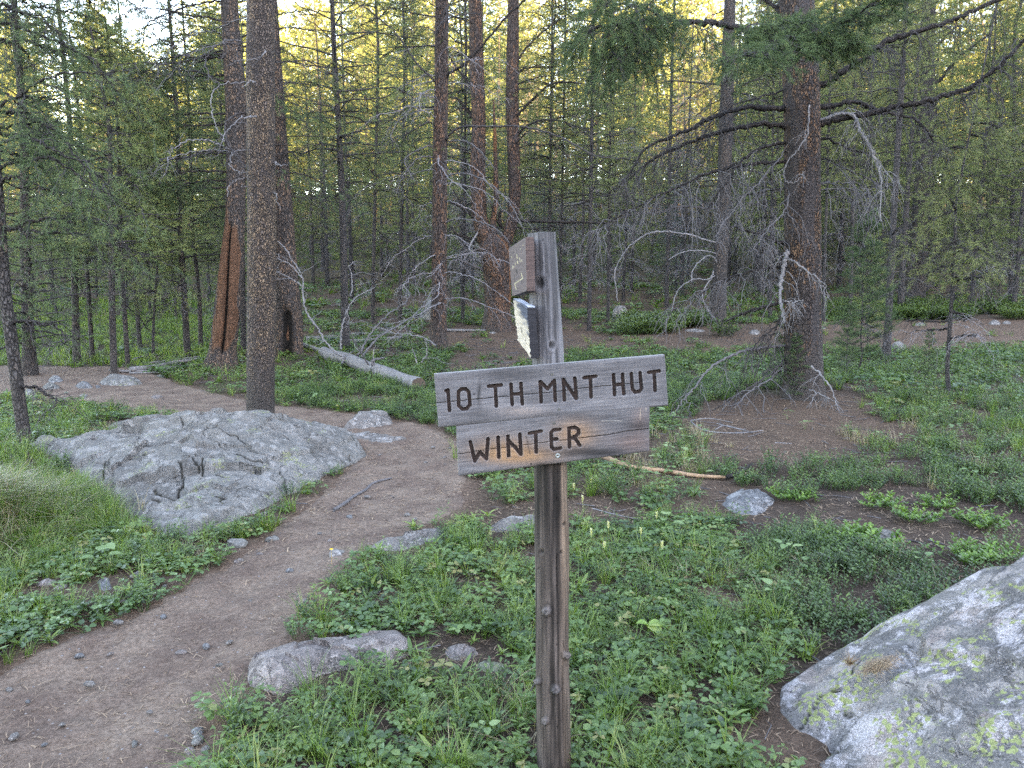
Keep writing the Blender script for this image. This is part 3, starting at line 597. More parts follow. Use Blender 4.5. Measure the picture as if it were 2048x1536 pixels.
    nf = len(V); top = np.arange(nf-160, nf); cpt = V[top].mean(0)+np.array([0, 0, .003]); V = np.vstack([V, V[top], cpt]); C = np.vstack([C, np.tile([.24, .23, .22], (161, 1))])
    cap = np.stack([np.arange(nf, nf+160), (np.arange(160)+1) % 160+nf, np.full(160, nf+160)], -1)
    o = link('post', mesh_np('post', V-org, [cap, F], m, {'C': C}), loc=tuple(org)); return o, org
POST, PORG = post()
tag(POST, 'weathered knotty round wooden post carrying all four sign boards', 'post')

def board_mat():
    m, t, b, _ = nt('routed_board_wood'); q = NB(t); 
    gr = q.noise(q.coord((.05, 1, 1)), 210, 5, .7); sw = q.noise(q.coord((1, .03, .03)), 260, 3, .6)
    c = q.mix(q.ramp(gr, [(.34, .8), (.62, 0)]), q.attr('C', 'Color'), q.mix(1.0, q.attr('C', 'Color'), (.45, .44, .45), 'MULTIPLY'))
    c = q.mix(q.ramp(sw, [(.36, .30), (.5, 0)]), c, q.mix(1.0, c, (.55, .55, .57), 'MULTIPLY'))
    q.l(c, b.inputs['Base Color']); q.bump(gr, b, .4, .003); b.inputs['Roughness'].default_value = .8; return m
BM = board_mat()
def board(name, corners, thick, strokes, hw, crack, cfun, holes=(), nx=620, ny=150, depth=.007, scratches=()):
    """a sawn board with routed letters: corners TL, TR, BR, BL as (u, v, Y); strokes in photo pixels"""
    TL, TR, BR, BL = [PS(*c) for c in corners]
    s = np.linspace(0, 1, nx)[None, :, None]; t = np.linspace(0, 1, ny)[:, None, None]
    Q = (TL*(1-s)+TR*s)*(1-t)+(BL*(1-s)+BR*s)*t
    ex = unit(TR-TL); nrm = unit(np.cross(TR-TL, BL-TL));
    if nrm[1] > 0: nrm = -nrm                       # towards the reader
    ey = np.cross(nrm, ex); flat = Q.reshape(-1, 3); c0 = flat.mean(0)
    u, v = proj(flat[:, 0], flat[:, 1], flat[:, 2])
    d = np.full(len(u), 1e9)
    for st in strokes: d = np.minimum(d, poly_dist(u, v, st))
    wob = .35*noise(u*.25, v*.25, s=90)
    gm = 1-sstep(d+wob, hw-.55, hw+.25); ck = np.exp(-(poly_dist(u, v+.6*noise(u*.15, v*0, s=91), crack)/.9)**2) if crack else np.zeros(len(u))
    lx = ((flat-c0)@ex); ly = ((flat-c0)@ey)
    grain = fbm(lx*6, ly*110, s=92, o=3)
    disp = -depth*gm - .0035*ck*(1-gm) + .0007*grain*(1-gm)
    ed = np.minimum(np.minimum(s[..., 0], 1-s[..., 0])*np.linalg.norm(TR-TL), np.minimum(t[..., 0], 1-t[..., 0])*np.linalg.norm(BL-TL)).ravel()
    disp -= .003*np.exp(-ed/.0025)
    C = cfun(u, v, lx, ly, grain)
    C = C*(1-gm[:, None])+np.array([.030, .0195, .0165])*gm[:, None]*(.7+.8*(grain[:, None]*.5+.5)); C = C*(1-.75*ck[:, None]*(1-gm[:, None]))
    rim = np.exp(-((d-hw-.8)/.7)**2); C = C*(1-.30*rim[:, None]) + np.array([.36, .34, .35])*.30*rim[:, None]
    for (hu, hv, hr) in holes:
        w = np.exp(-(np.hypot(u-hu, v-hv)/hr)**4)[:, None]; C = C*(1-.8*w)
    for ln, sw_, cc in scratches:
        w = np.exp(-(poly_dist(u, v, ln)/sw_)**2)[:, None]; C = C*(1-.7*w)+np.array(cc)*.7*w
    Vf = flat+nrm[None]*disp[:, None]
    # rim and back
    idx = np.concatenate([np.arange(nx), np.arange(1, ny)*nx+nx-1, (ny-1)*nx+np.arange(nx-2, -1, -1), np.arange(ny-2, 0, -1)*nx]); nb = len(idx)
    back = flat[idx]-nrm[None]*thick; V = np.vstack([Vf, Vf[idx], back, back, [c0-nrm*thick]]); n0 = nx*ny
    i = np.arange(ny-1)[:, None]*nx; j = np.arange(nx-1)[None]
    Fq = np.stack([i+j, i+nx+j, i+nx+j+1, i+j+1], -1).reshape(-1, 4)
    k = np.arange(nb); k2 = (k+1) % nb; Fr = np.stack([n0+k, n0+k2, n0+nb+k2, n0+nb+k], -1); Fb = np.stack([n0+2*nb+k2, n0+2*nb+k, np.full(nb, n0+3*nb)], -1)
    endc = np.tile([.27, .265, .27], (3*nb+1, 1)); C = np.vstack([C, endc])  # rim colour made paler: skylight on the top edge is painted in
    # to local axes: x along the board, z up, y into it
    M = np.stack([ex, -nrm, ey*(1 if ey[2] > 0 else -1)], 1); Vl = (V-c0)@M
    o = link(name, mesh_np(name, Vl, [Fb, Fq, Fr], BM, {'C': C}))
    o.matrix_world = Matrix([[*M[0], c0[0]], [*M[1], c0[1]], [*M[2], c0[2]], [0, 0, 0, 1]]); return o, nrm, M
def cr(ox, oy, k, *lines): return [[(ox+a*k, oy+b*k) for a, b in ln] for ln in lines]
K = .12237
S1 = cr(860, 700, K, [(265,672),(295,660),(318,995)], [(466,690),(510,643),(585,640),(636,690),(655,900),(602,962),(530,972),(470,915),(466,690)], [(960,597),(1165,575)], [(1070,600),(1086,920)], [(1325,565),(1345,895)], [(1487,550),(1512,885)], [(1335,727),(1495,715)], [(1803,520),(1820,850)], [(1803,520),(1925,640),(2030,503)])
S1 += cr(1095, 700, K, [(115,500),(130,830)], [(262,485),(280,820)], [(262,485),(470,795)], [(450,465),(476,795)], [(598,458),(792,432)], [(705,450),(715,770)], [(1082,410),(1100,735)], [(1228,400),(1252,718)], [(1090,575),(1240,562)], [(1372,390),(1390,640),(1432,690),(1500,682),(1540,635),(1516,375)], [(1658,370),(1832,346)], [(1747,370),(1762,665)])
CK1 = cr(860, 700, K, [(100,865),(560,825),(1070,780),(1500,735),(2043,690)])[0]+cr(1095, 700, K, [(500,635),(1060,575),(1500,540)])[0]
S2 = cr(900, 800, K, [(332,685),(407,1000),(490,855),(597,965),(622,640)], [(787,612),(800,940)], [(946,595),(961,915)], [(955,660),(1005,722),(1060,765),(1155,890)], [(1142,565),(1162,890)], [(1298,548),(1490,512)], [(1402,535),(1412,852)], [(1795,483),(1695,492),(1653,535),(1660,770),(1705,810),(1810,788)], [(1662,645),(1748,640)])
S2 += cr(1060, 800, K, [(640,470),(648,772)], [(640,465),(742,452),(797,490),(798,545),(722,622),(655,625)], [(722,605),(815,745)])
CK2 = cr(900, 800, K, [(130,885),(600,815),(1100,760),(1500,700),(1900,655)])[0]+cr(1060, 800, K, [(870,620),(1230,575),(1600,510),(1960,470)])[0]
def blob(u, v, cu, cv, ru, rv): return np.exp(-((u-cu)/ru)**2-((v-cv)/rv)**2)[:, None]
def c1(u, v, lx, ly, g):
    n = fbm(lx*5, ly*22, s=95, o=4)[:, None]; C = np.array([.140, .137, .145])*(1+.45*n)
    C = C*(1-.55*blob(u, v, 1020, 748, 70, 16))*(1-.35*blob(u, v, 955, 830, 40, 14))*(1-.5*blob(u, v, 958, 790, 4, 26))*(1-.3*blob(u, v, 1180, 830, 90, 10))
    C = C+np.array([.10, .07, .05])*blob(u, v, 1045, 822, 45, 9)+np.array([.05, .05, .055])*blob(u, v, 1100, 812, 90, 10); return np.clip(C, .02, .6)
def c2(u, v, lx, ly, g):
    n = fbm(lx*5, ly*22, s=97, o=4)[:, None]; C = np.array([.132, .13, .138])*(1+.45*n)
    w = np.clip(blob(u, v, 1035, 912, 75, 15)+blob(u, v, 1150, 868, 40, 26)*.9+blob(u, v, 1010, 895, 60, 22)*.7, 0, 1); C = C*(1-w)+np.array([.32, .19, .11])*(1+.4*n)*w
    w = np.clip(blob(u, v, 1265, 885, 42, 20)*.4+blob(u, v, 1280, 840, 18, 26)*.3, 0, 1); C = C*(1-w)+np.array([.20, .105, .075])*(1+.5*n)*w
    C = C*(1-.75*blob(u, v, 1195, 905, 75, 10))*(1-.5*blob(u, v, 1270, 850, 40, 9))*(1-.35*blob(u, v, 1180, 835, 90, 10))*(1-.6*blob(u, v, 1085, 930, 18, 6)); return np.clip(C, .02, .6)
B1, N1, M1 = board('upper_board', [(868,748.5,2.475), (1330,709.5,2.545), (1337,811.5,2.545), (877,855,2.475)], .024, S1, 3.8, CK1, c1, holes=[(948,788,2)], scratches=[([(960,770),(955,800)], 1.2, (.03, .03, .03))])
tag(B1, 'upper grey routed board reading 10 TH MNT HUT, tilted up to the right', 'sign board')
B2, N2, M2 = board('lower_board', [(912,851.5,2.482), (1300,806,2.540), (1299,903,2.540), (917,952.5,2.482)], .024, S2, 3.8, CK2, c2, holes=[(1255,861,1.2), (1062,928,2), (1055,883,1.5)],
    scratches=[([(1281,818),(1280,839)], .7, (.5, .4, .3)), ([(1292,816),(1292,820)], .8, (.5, .4, .3)), ([(1203,842),(1222,841),(1243,842)], .6, (.5, .48, .45)), ([(1052,872),(1055,884),(1060,908)], 1.3, (.06, .045, .04))])
tag(B2, 'lower brown stained board reading WINTER under the hut sign', 'sign board')
m_, t_, b_, _ = nt('screw_steel'); b_.inputs['Metallic'].default_value = .7; b_.inputs['Roughness'].default_value = .5; b_.inputs['Base Color'].default_value = (.30, .33, .32, 1); M_SCREW = m_
m_, t_, b_, _ = nt('old_screw'); b_.inputs['Roughness'].default_value = .7; b_.inputs['Base Color'].default_value = (.10, .10, .09, 1); M_OLD = m_
def screw(parent, u, v, Y, r, mat, nrm):
    c = PS(u, v, Y); a = np.arange(16)*2*np.pi/16; ex = unit(np.cross(nrm, [0, 0, 1.])); ey = np.cross(ex, nrm)
    ring = lambda rr, h: c+nrm*h+rr*(np.cos(a)[:, None]*ex+np.sin(a)[:, None]*ey)
    V = np.vstack([ring(r, -.002), ring(r, .0012), ring(r*.8, .002), ring(r*.35, .0016), ring(r*.3, -.001), [c-nrm*.001]])
    F = np.concatenate([np.stack([k*16+np.arange(16), k*16+(np.arange(16)+1) % 16, k*16+16+(np.arange(16)+1) % 16, k*16+16+np.arange(16)], -1) for k in range(4)])
    T = np.stack([64+np.arange(16), 64+(np.arange(16)+1) % 16, np.full(16, 80)], -1)
    mi = np.array(parent.matrix_world.inverted()); V = V@mi[:3, :3].T+mi[:3, 3]
    link('screw', mesh_np('screw', V, [T, F], mat), parent=parent)
def onb(corners, u): (u0, _, y0), (u1, _, y1) = corners[0], corners[1]; return y0+(y1-y0)*(u-u0)/(u1-u0)
bpy.context.view_layer.update()
for u, v in ((1104.5, 748.5), (1118, 818.5)): screw(B1, u, v, 2.475+(u-868)/462*.07-.001, .0042, M_OLD, N1)
for u, v, r, m in ((1108.5, 846.5, .0038, M_OLD), (1115.5, 911.5, .0072, M_SCREW)): screw(B2, u, v, 2.482+(u-912)/388*.058-.001, r, m, N2)

# the two boards seen nearly edge on, fixed to the left side of the post
def side_board(name, FT, FB, NT, NBm, tv, cfun, label, strokes=(), hole=None, cat='sign board', rough=.0006):
    A, B, C_, D = PS(*FT), PS(*NT), PS(*NBm), PS(*FB)          # far top, near top, near bottom, far bottom of the face
    nx, ny = 150, 80; s = np.linspace(0, 1, nx)[None, :, None]; t = np.linspace(0, 1, ny)[:, None, None]
    Q = ((A*(1-s)+B*s)*(1-t)+(D*(1-s)+C_*s)*t).reshape(-1, 3); u, v = proj(Q[:, 0], Q[:, 1], Q[:, 2])
    nrm = unit(np.cross(B-A, D-A)); nrm = -nrm if nrm[0] > 0 else nrm
    S = (s[..., 0]+0*t[..., 0]).ravel(); T = (t[..., 0]+0*s[..., 0]).ravel(); C = cfun(S, T)
    d = np.full(len(u), 1e9)
    for st, w, cc in strokes:
        k = np.exp(-(poly_dist(u, v, st)/w)**4)[:, None]; C = C*(1-k*.9)+np.array(cc)*k*.9
    g = fbm(S*3, T*60, s=101, o=3); Vf = Q+nrm*(rough*g)[:, None]
    idx = np.concatenate([np.arange(nx), np.arange(1, ny)*nx+nx-1, (ny-1)*nx+np.arange(nx-2, -1, -1), np.arange(ny-2, 0, -1)*nx]); nb = len(idx); tv = np.array(tv)
    back = Q[idx]+tv; V = np.vstack([Vf, Vf[idx], back, back, [back.mean(0)]]); n0 = nx*ny; c0 = Q.mean(0)
    i = np.arange(ny-1)[:, None]*nx; j = np.arange(nx-1)[None]; k = np.arange(nb); k2 = (k+1) % nb
    Fq = np.stack([i+j, i+nx+j, i+nx+j+1, i+j+1], -1).reshape(-1, 4); Fr = np.stack([n0+k, n0+k2, n0+nb+k2, n0+nb+k], -1); Fb = np.stack([n0+2*nb+k2, n0+2*nb+k, np.full(nb, n0+3*nb)], -1)
    ec = cfun.edge(3*nb+1, np.concatenate([idx, idx, idx, [0]])//nx/ny); C = np.vstack([C, ec])
    o = link(name, mesh_np(name, V-c0, [Fb, Fq, Fr], BM, {'C': C}), loc=tuple(c0)); tag(o, label, cat); return o
def cb(S, T): return np.tile([.105, .082, .082], (len(S), 1))*(1+.25*fbm(S*4, T*50, s=103, o=3))[:, None]
cb.edge = lambda n, q: np.tile([.115, .080, .075], (n, 1))
k5 = .09766; yl, dk = (.42, .38, .24), (.02, .015, .015)
def q5(*p): return [(1000+a*k5, 455+b*k5) for a, b in p]
st = [(q5((300,1150),(465,1040)), .9, yl), (q5((430,935),(460,1030)), .7, yl), (q5((300,1150),(335,1270)), .7, yl), (q5((300,960),(300,1120)), .5, dk), (q5((450,1070),(450,1150)), .5, dk), (q5((335,870),(350,930)), 1.8, dk),
      (q5((340,550),(355,640)), .6, yl), (q5((400,620),(415,700)), .6, yl), (q5((355,690),(365,730)), 1.0, yl), (q5((310,720),(315,760)), .5, yl), (q5((280,790),(285,815)), .6, yl), (q5((255,790),(260,830)), .7, yl), (q5((445,670),(448,690)), .6, yl),
      (q5((410,400),(412,420)), 1.1, dk), (q5((330,470),(335,480)), .8, dk), (q5((280,510),(283,520)), .8, dk), (q5((380,440),(382,460)), .6, dk), (q5((225,575),(228,590)), .7, dk), (q5((240,600),(242,620)), .6, yl), (q5((470,360),(472,370)), .5, yl), (q5((415,430),(420,445)), .6, yl)]
side_board('arrow_board', (1017,497,2.86), (1024.5,592,2.86), (1051,474,2.50), (1053.5,582,2.50), (.024, 0, 0), cb, 'dark brown painted board with pale arrow marks on the left side of the post top', st)
def cs(S, T):
    w = sstep(T+.35*(1-S)+.3*fbm(S*3+T*5, T*9, s=105, o=3), .25, .6)[:, None]; st_ = (.7+.7*(fbm(S*2+T*8, T*30-S*14, s=106, o=3)*.5+.5))[:, None]
    C = (np.array([.05, .06, .085])*(1-w)+np.array([.42, .37, .30])*w)*st_
    k = (np.exp(-(np.hypot((S-.45)*1.3, T-.62)/.07)**2)+np.exp(-(np.hypot((S-.7)*1.3, T-.78)/.05)**2))[:, None]; return C*(1-.85*np.clip(k, 0, 1))
def edge_s(n, q): C = np.tile([.028, .028, .034], (n, 1)); C[q < .02] = [.38, .42, .50]; return C
cs.edge = edge_s
side_board('small_board', (1026,597,2.84), (1036,679,2.84), (1054,613,2.50), (1062,717,2.50), (.023, 0, .0), cs, 'small split grey board with black end grain under the brown arrow board', rough=.004)
# ------------------------------------------------------------------ tree materials
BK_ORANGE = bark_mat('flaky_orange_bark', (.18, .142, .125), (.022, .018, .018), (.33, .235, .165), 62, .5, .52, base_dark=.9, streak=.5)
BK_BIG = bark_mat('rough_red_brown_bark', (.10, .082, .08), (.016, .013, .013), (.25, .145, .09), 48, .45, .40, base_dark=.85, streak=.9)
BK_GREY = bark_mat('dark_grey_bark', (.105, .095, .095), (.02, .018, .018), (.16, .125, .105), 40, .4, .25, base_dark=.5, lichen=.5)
BK_THIN = bark_mat('thin_grey_bark', (.11, .105, .108), (.03, .028, .03), (.17, .15, .14), 60, .4, .3, lichen=.6)
BK_STRIP = bark_mat('bark_and_bare_wood', (.12, .10, .095), (.02, .018, .018), (.25, .165, .12), 40, .4, .4, strip=(.17, .085, .052))
BK_FORK = bark_mat('old_red_bark', (.11, .085, .08), (.02, .015, .014), (.24, .135, .09), 34, .3, .42, base_dark=.5, strip=(.20, .095, .05))
M_LIMB = bark_mat('limb_bark', (.075, .065, .066), (.02, .018, .018), (.12, .10, .095), 60, .6, .3)
M_DEADW = wood_mat('bleached_dead_wood', (.215, .21, .22), (.09, .086, .09), 60)
M_TWIG = wood_mat('dark_twig', (.066, .06, .063), (.028, .025, .027), 60)
M_PALET = wood_mat('pale_lilac_twig', (.24, .23, .25), (.11, .105, .115), 60)
M_TWIGG = wood_mat('grey_twig', (.13, .125, .133), (.055, .052, .055), 60)
N_GREEN = needle_mat('pine_needles', (.070, .098, .036), (.135, .178, .065), (.21, .245, .09))
N_DEEP = needle_mat('deep_green_needles', (.038, .066, .032), (.075, .122, .054), (.12, .175, .07))
N_BLUE = needle_mat('spruce_needles', (.035, .065, .045), (.06, .105, .07), (.09, .14, .09))
N_YEL = needle_mat('yellow_green_needles', (.09, .115, .04), (.155, .185, .07), (.22, .24, .09))

# ------------------------------------------------------------------ needles, twigs, branches
def needles(pos, dirs, rng, n=12, ln=.07, w=.005, spread=.9, along=.09):
    k = len(pos); pos = np.repeat(pos, n, 0); dirs = np.repeat(unit(dirs), n, 0)
    a = rng.uniform(0, 1, (k*n, 1)); rd = unit(rng.normal(size=(k*n, 3)))
    d = unit(dirs*.75+rd*spread); b = pos+dirs*a*along; L = ln*rng.uniform(.7, 1.15, (k*n, 1))
    s = unit(np.cross(d, rng.normal(size=(k*n, 3))))*w*.5
    V = np.stack([b-s, b+s, b+d*L], 1).reshape(-1, 3); F = np.arange(k*n*3).reshape(-1, 3)
    t = np.repeat(np.clip(rng.normal(.5, .22, k), 0, 1), n*3); return V, F, t
def curve_pts(start, az, L, rise, sag, k=6, s0=0, wob=.04, rng=None, curl=0):
    """start (n,3); az, L, rise, sag (n,): branches that leave level and bend"""
    s = np.linspace(s0, 1, k)[None, :]; d = np.stack([np.cos(az), np.sin(az)], 1); r = np.sqrt(s)*.25+s*.75
    az2 = az[:, None]+curl*s**2*(np.sign(np.sin(az*7.3))[:, None]) if curl is not None else az[:, None]
    out = np.empty((len(start), k, 3)); out[..., 0] = start[:, None, 0]+np.cos(az2)*L[:, None]*s; out[..., 1] = start[:, None, 1]+np.sin(az2)*L[:, None]*s
    out[..., 2] = start[:, None, 2]+L[:, None]*(rise[:, None]*s+sag[:, None]*s**2)
    if rng is not None: out[:, 1:] += rng.normal(size=(len(start), k-1, 3))*wob*L[:, None, None]*s[:, 1:, None]
    return out
def along(Pn, s):
    """points and tangents on polylines Pn (n,k,3) at parameters s (n,m)"""
    n, k, _ = Pn.shape; f = s*(k-1); i = np.clip(f.astype(int), 0, k-2); t = (f-i)[..., None]; r = np.arange(n)[:, None]
    return Pn[r, i]*(1-t)+Pn[r, i+1]*t, unit(Pn[r, i+1]-Pn[r, i])
def side_twigs(Pn, rng, m, L, s0=.25, ang=.9, droop=.0, k=3, hook=0.0, up=0.0):
    n = len(Pn); s = np.linspace(s0, .97, m)[None]+rng.uniform(-.03, .03, (n, m)); p, t = along(Pn, np.clip(s, 0, .999))
    side = np.where((np.arange(m) % 2)[None, :, None] == 0, 1., -1.); lat = unit(np.cross(t, [0, 0, 1.]))*side
    d = unit(t*math.cos(ang)+lat*math.sin(ang)+rng.normal(size=t.shape)*.25+np.array([0, 0, up])); ll = (L*rng.uniform(.5, 1.15, (n, m)))
    if np.ndim(L) == 0: pass
    p = p.reshape(-1, 3); d = d.reshape(-1, 3); ll = ll.reshape(-1); q = np.linspace(0, 1, k)[None, :, None]
    out = p[:, None]+d[:, None]*ll[:, None, None]*q; out[..., 2] += (-droop*ll[:, None]*q[..., 0]**2)
    out += hook*np.cross(d, [0, 0, 1.])[:, None]*ll[:, None, None]*(q**2)*rng.choice([-1, 1], (len(p), 1, 1)); return out
def taper(n, k, r0, r1): return np.linspace(1, 0, k)[None, :]**.8*(np.asarray(r0).reshape(-1, 1)-r1)+r1+np.zeros((n, 1))

def make_pine(seed, h=13., cb=2.5, spread=1.7, r0=.09, dens=1.0, ndead=14, tuft=11, nl=.085, nw=.010, bark=None, ndl=None, name='pine', lod=0, rise=.25, sag=-.1, lean=.015, prof=.75, twl=.30):
    """trunk mesh (with its bare lower branches) and crown mesh (live branches and needles)"""
    rng = np.random.default_rng(seed); k = 14; zz = np.linspace(-.15, h, k); ph = rng.uniform(0, 6)
    tp = np.stack([lean*h*np.sin(zz/h*2.2+ph)*zz/h+.02*rng.normal(size=k), lean*h*np.cos(zz/h*1.7+ph)*zz/h+.02*rng.normal(size=k), zz], 1); tr = r0*(1-np.clip(zz/h, 0, 1)**1.1*.93); tr[0] *= 1.15
    TV, TF, *_ = trunk_mesh(tp, tr, sides=14 if not lod else 6, rings=70 if not lod else 12, rough=.05, seed=seed, flare=.12)
    def axis(z): return np.stack([np.interp(z, zz, tp[:, 0]), np.interp(z, zz, tp[:, 1]), z], 1)
    parts = [(TV, TF)]; mats = [np.zeros(len(TF), int)]
    if ndead:
        z = rng.uniform(.5, cb+1.0, ndead); az = rng.uniform(0, 6.28, ndead); L = spread*rng.uniform(.35, .85, ndead)
        D = curve_pts(axis(z), az, L, rng.uniform(-.1, .35, ndead), rng.uniform(-.7, -.15, ndead), 6, rng=rng); T = side_twigs(D, rng, 7, .30, .25, 1.0, .35, 4)
        U = side_twigs(T, rng, 4, .13, .3, .9, .3, 3)
        v1 = tubes(D, taper(len(D), 6, .010, .003), 4); v2 = tubes(T, taper(len(T), 4, .0045, .0022), 3); v3 = tubes(U, taper(len(U), 3, .003, .0016), 3)
        for q in ([v1, v2, v3] if not lod else [v1, v2]): parts.append(q); mats.append(np.ones(len(q[1]), int))
    V, Fs = merge(parts); fm = [np.zeros(0, int), np.concatenate(mats)]
    trunk = mesh_np(name+'_trunk', V, Fs, [bark or BK_THIN, M_PALET if ndl is None else M_TWIGG], fmat=[f for f in fm if len(f)])
    if ndl is None: return trunk, None
    nw_ = int((h-cb)/.36*dens)*4; t = (np.arange(nw_)+rng.uniform(-.4, .4, nw_))/nw_; t = np.clip(t, 0, .995); z = cb+(h-cb)*t; az = np.arange(nw_)*2.4+rng.uniform(-.4, .4, nw_)
    L = spread*(((1-t)**prof)*np.minimum(1, .55+2.2*t)+.10)*rng.uniform(.65, 1.2, nw_)
    B = curve_pts(axis(z), az, L, rise+.35*t*np.ones(nw_)+rng.normal(0, .12, nw_), sag+rng.normal(0, .12, nw_), 6, rng=rng)
    m = 11 if not lod else 6; T = side_twigs(B, rng, m, np.repeat(L[:, None]*twl, m, 1)*np.linspace(1.15, .6, m)[None]+.04, .22, .85, .05, 3, up=.15)
    tp_, td = along(T, np.tile([[.35, .68, .98]], (len(T), 1)) if not lod else np.tile([[.7]], (len(T), 1))); bp, bd = along(B, np.tile([[.7, .85, .99]], (len(B), 1)))
    pos = np.concatenate([tp_.reshape(-1, 3), bp.reshape(-1, 3)]); dr = np.concatenate([td.reshape(-1, 3), bd.reshape(-1, 3)])+np.array([0, 0, .35])
    keep = rng.uniform(size=len(pos)) < (.86 if not lod else 1); pos, dr = pos[keep], dr[keep]
    NV, NF, tint = needles(pos, dr, rng, tuft, nl, nw, along=.10 if not lod else .2)
    bv = tubes(B, taper(len(B), 6, .004+.006*L, .002), 4 if not lod else 3); tv = tubes(T, taper(len(T), 3, .0035, .0016), 3)
    plist = [(NV, NF), bv] + ([tv] if not lod else []); V, Fs = merge(plist); nt_ = len(Fs[0]); fm = [np.zeros(nt_, int), np.ones(len(Fs[1]), int)]
    tt = np.concatenate([tint, np.full(len(V)-len(tint), .5)])
    crown = mesh_np(name+'_crown', V, Fs, [ndl, M_TWIG], {'tint': tt}, smooth=False, fmat=fm)
    return trunk, crown

# ------------------------------------------------------------------ prototypes for the wood
PR = {
 'young': [make_pine(100+i, h=9.5+i*1.2, cb=.9+.35*i, spread=1.65+.1*i, r0=.055+.008*i, ndl=N_GREEN, ndead=16, tuft=13) for i in range(4)],
 'tall': [make_pine(120+i, h=15+1.5*i, cb=2.2+.7*i, spread=1.95, r0=.12, ndl=(N_GREEN, N_GREEN, N_YEL, N_DEEP)[i], ndead=26, tuft=13, dens=.9) for i in range(4)],
 'low': [make_pine(140+i, h=6.0+i, cb=.35, spread=1.35, r0=.05, ndl=(N_DEEP, N_GREEN, N_YEL)[i], ndead=6, tuft=13, dens=1.1) for i in range(3)],
 'spruce': [make_pine(150+i, h=7.5+2*i, cb=.25, spread=1.5, r0=.07, ndl=N_BLUE, ndead=4, tuft=14, nl=.05, nw=.009, dens=1.35, rise=.05, sag=-.25, prof=.95, twl=.34) for i in range(2)],
 'dead': [make_pine(160+i, h=9+2*i, cb=6.5+2*i, spread=1.5, r0=.07, bark=BK_THIN, ndl=None, ndead=85) for i in range(3)],
 'sapling': [make_pine(170+i, h=2.6+.7*i, cb=.2, spread=.50, r0=.016, ndl=(N_DEEP, N_GREEN)[i], ndead=3, tuft=18, nl=.06, nw=.005, dens=1.5) for i in range(2)],
}
def put_tree(kind, i, x, y, rz, s, label, cat='tree', group=None, name='pine_tree', sz=1.0, z=None):
    tr, cr_ = PR[kind][i % len(PR[kind])]; e = empty(name, (x, y, float(H(x, y)) if z is None else z), label, cat, group); e.rotation_euler = (0, 0, rz); e.scale = (s, s, s*sz)
    link('trunk', tr, parent=e)
    if cr_ is not None: link('crown', cr_, parent=e)
    return e

# ------------------------------------------------------------------ hero trees: trunks traced from the photograph, each at its own distance
def hero(name, px, label, mat, sides=48, flare=.1, rough=.05, top=None, seed=1, seg=.03, strip=None, cat='tree', dY=None):
    """px: (u, v, width px) from the base up; top: (lean x, lean y, height above ground, top radius)"""
    b = G(px[0][0], px[0][1]); Y = b[1]; pts, rad = [], []
    for k, p in enumerate(px):
        yy = Y+(dY[k] if dY else 0); pts.append(P(p[0], p[1], yy)); rad.append(p[2]/2*yy/FPX)
    pts[0] = np.array([pts[0][0], pts[0][1], b[2]]); base = pts[0].copy(); below = base-np.array([0, 0, .12]); pts = [below]+pts; rad = [rad[0]]+rad
    if top:
        lx, ly, hh, rt = top; pts.append(np.array([base[0]+lx, base[1]+ly, base[2]+hh])); rad.append(rt)
    e = empty(name, tuple(base), label, cat)
    V, F, ang, zz, d = trunk_mesh(pts, rad, sides=sides, rough=rough, seed=seed, flare=flare, seg=seg, rings=380); at = {}
    if strip: V, at = strip(V, base, sides)
    o = link('trunk', mesh_np('trunk', V-base, F, mat, at), parent=e); return e, base, Y, pts, rad
def pxline(pts, base, Y, dY=0.0, dz=None):
    n = len(pts); dd = np.linspace(0, 1, n)*dY if np.isscalar(dY) else np.array(dY); return np.array([P(u, v, Y+dd[i]) for i, (u, v) in enumerate(pts)])
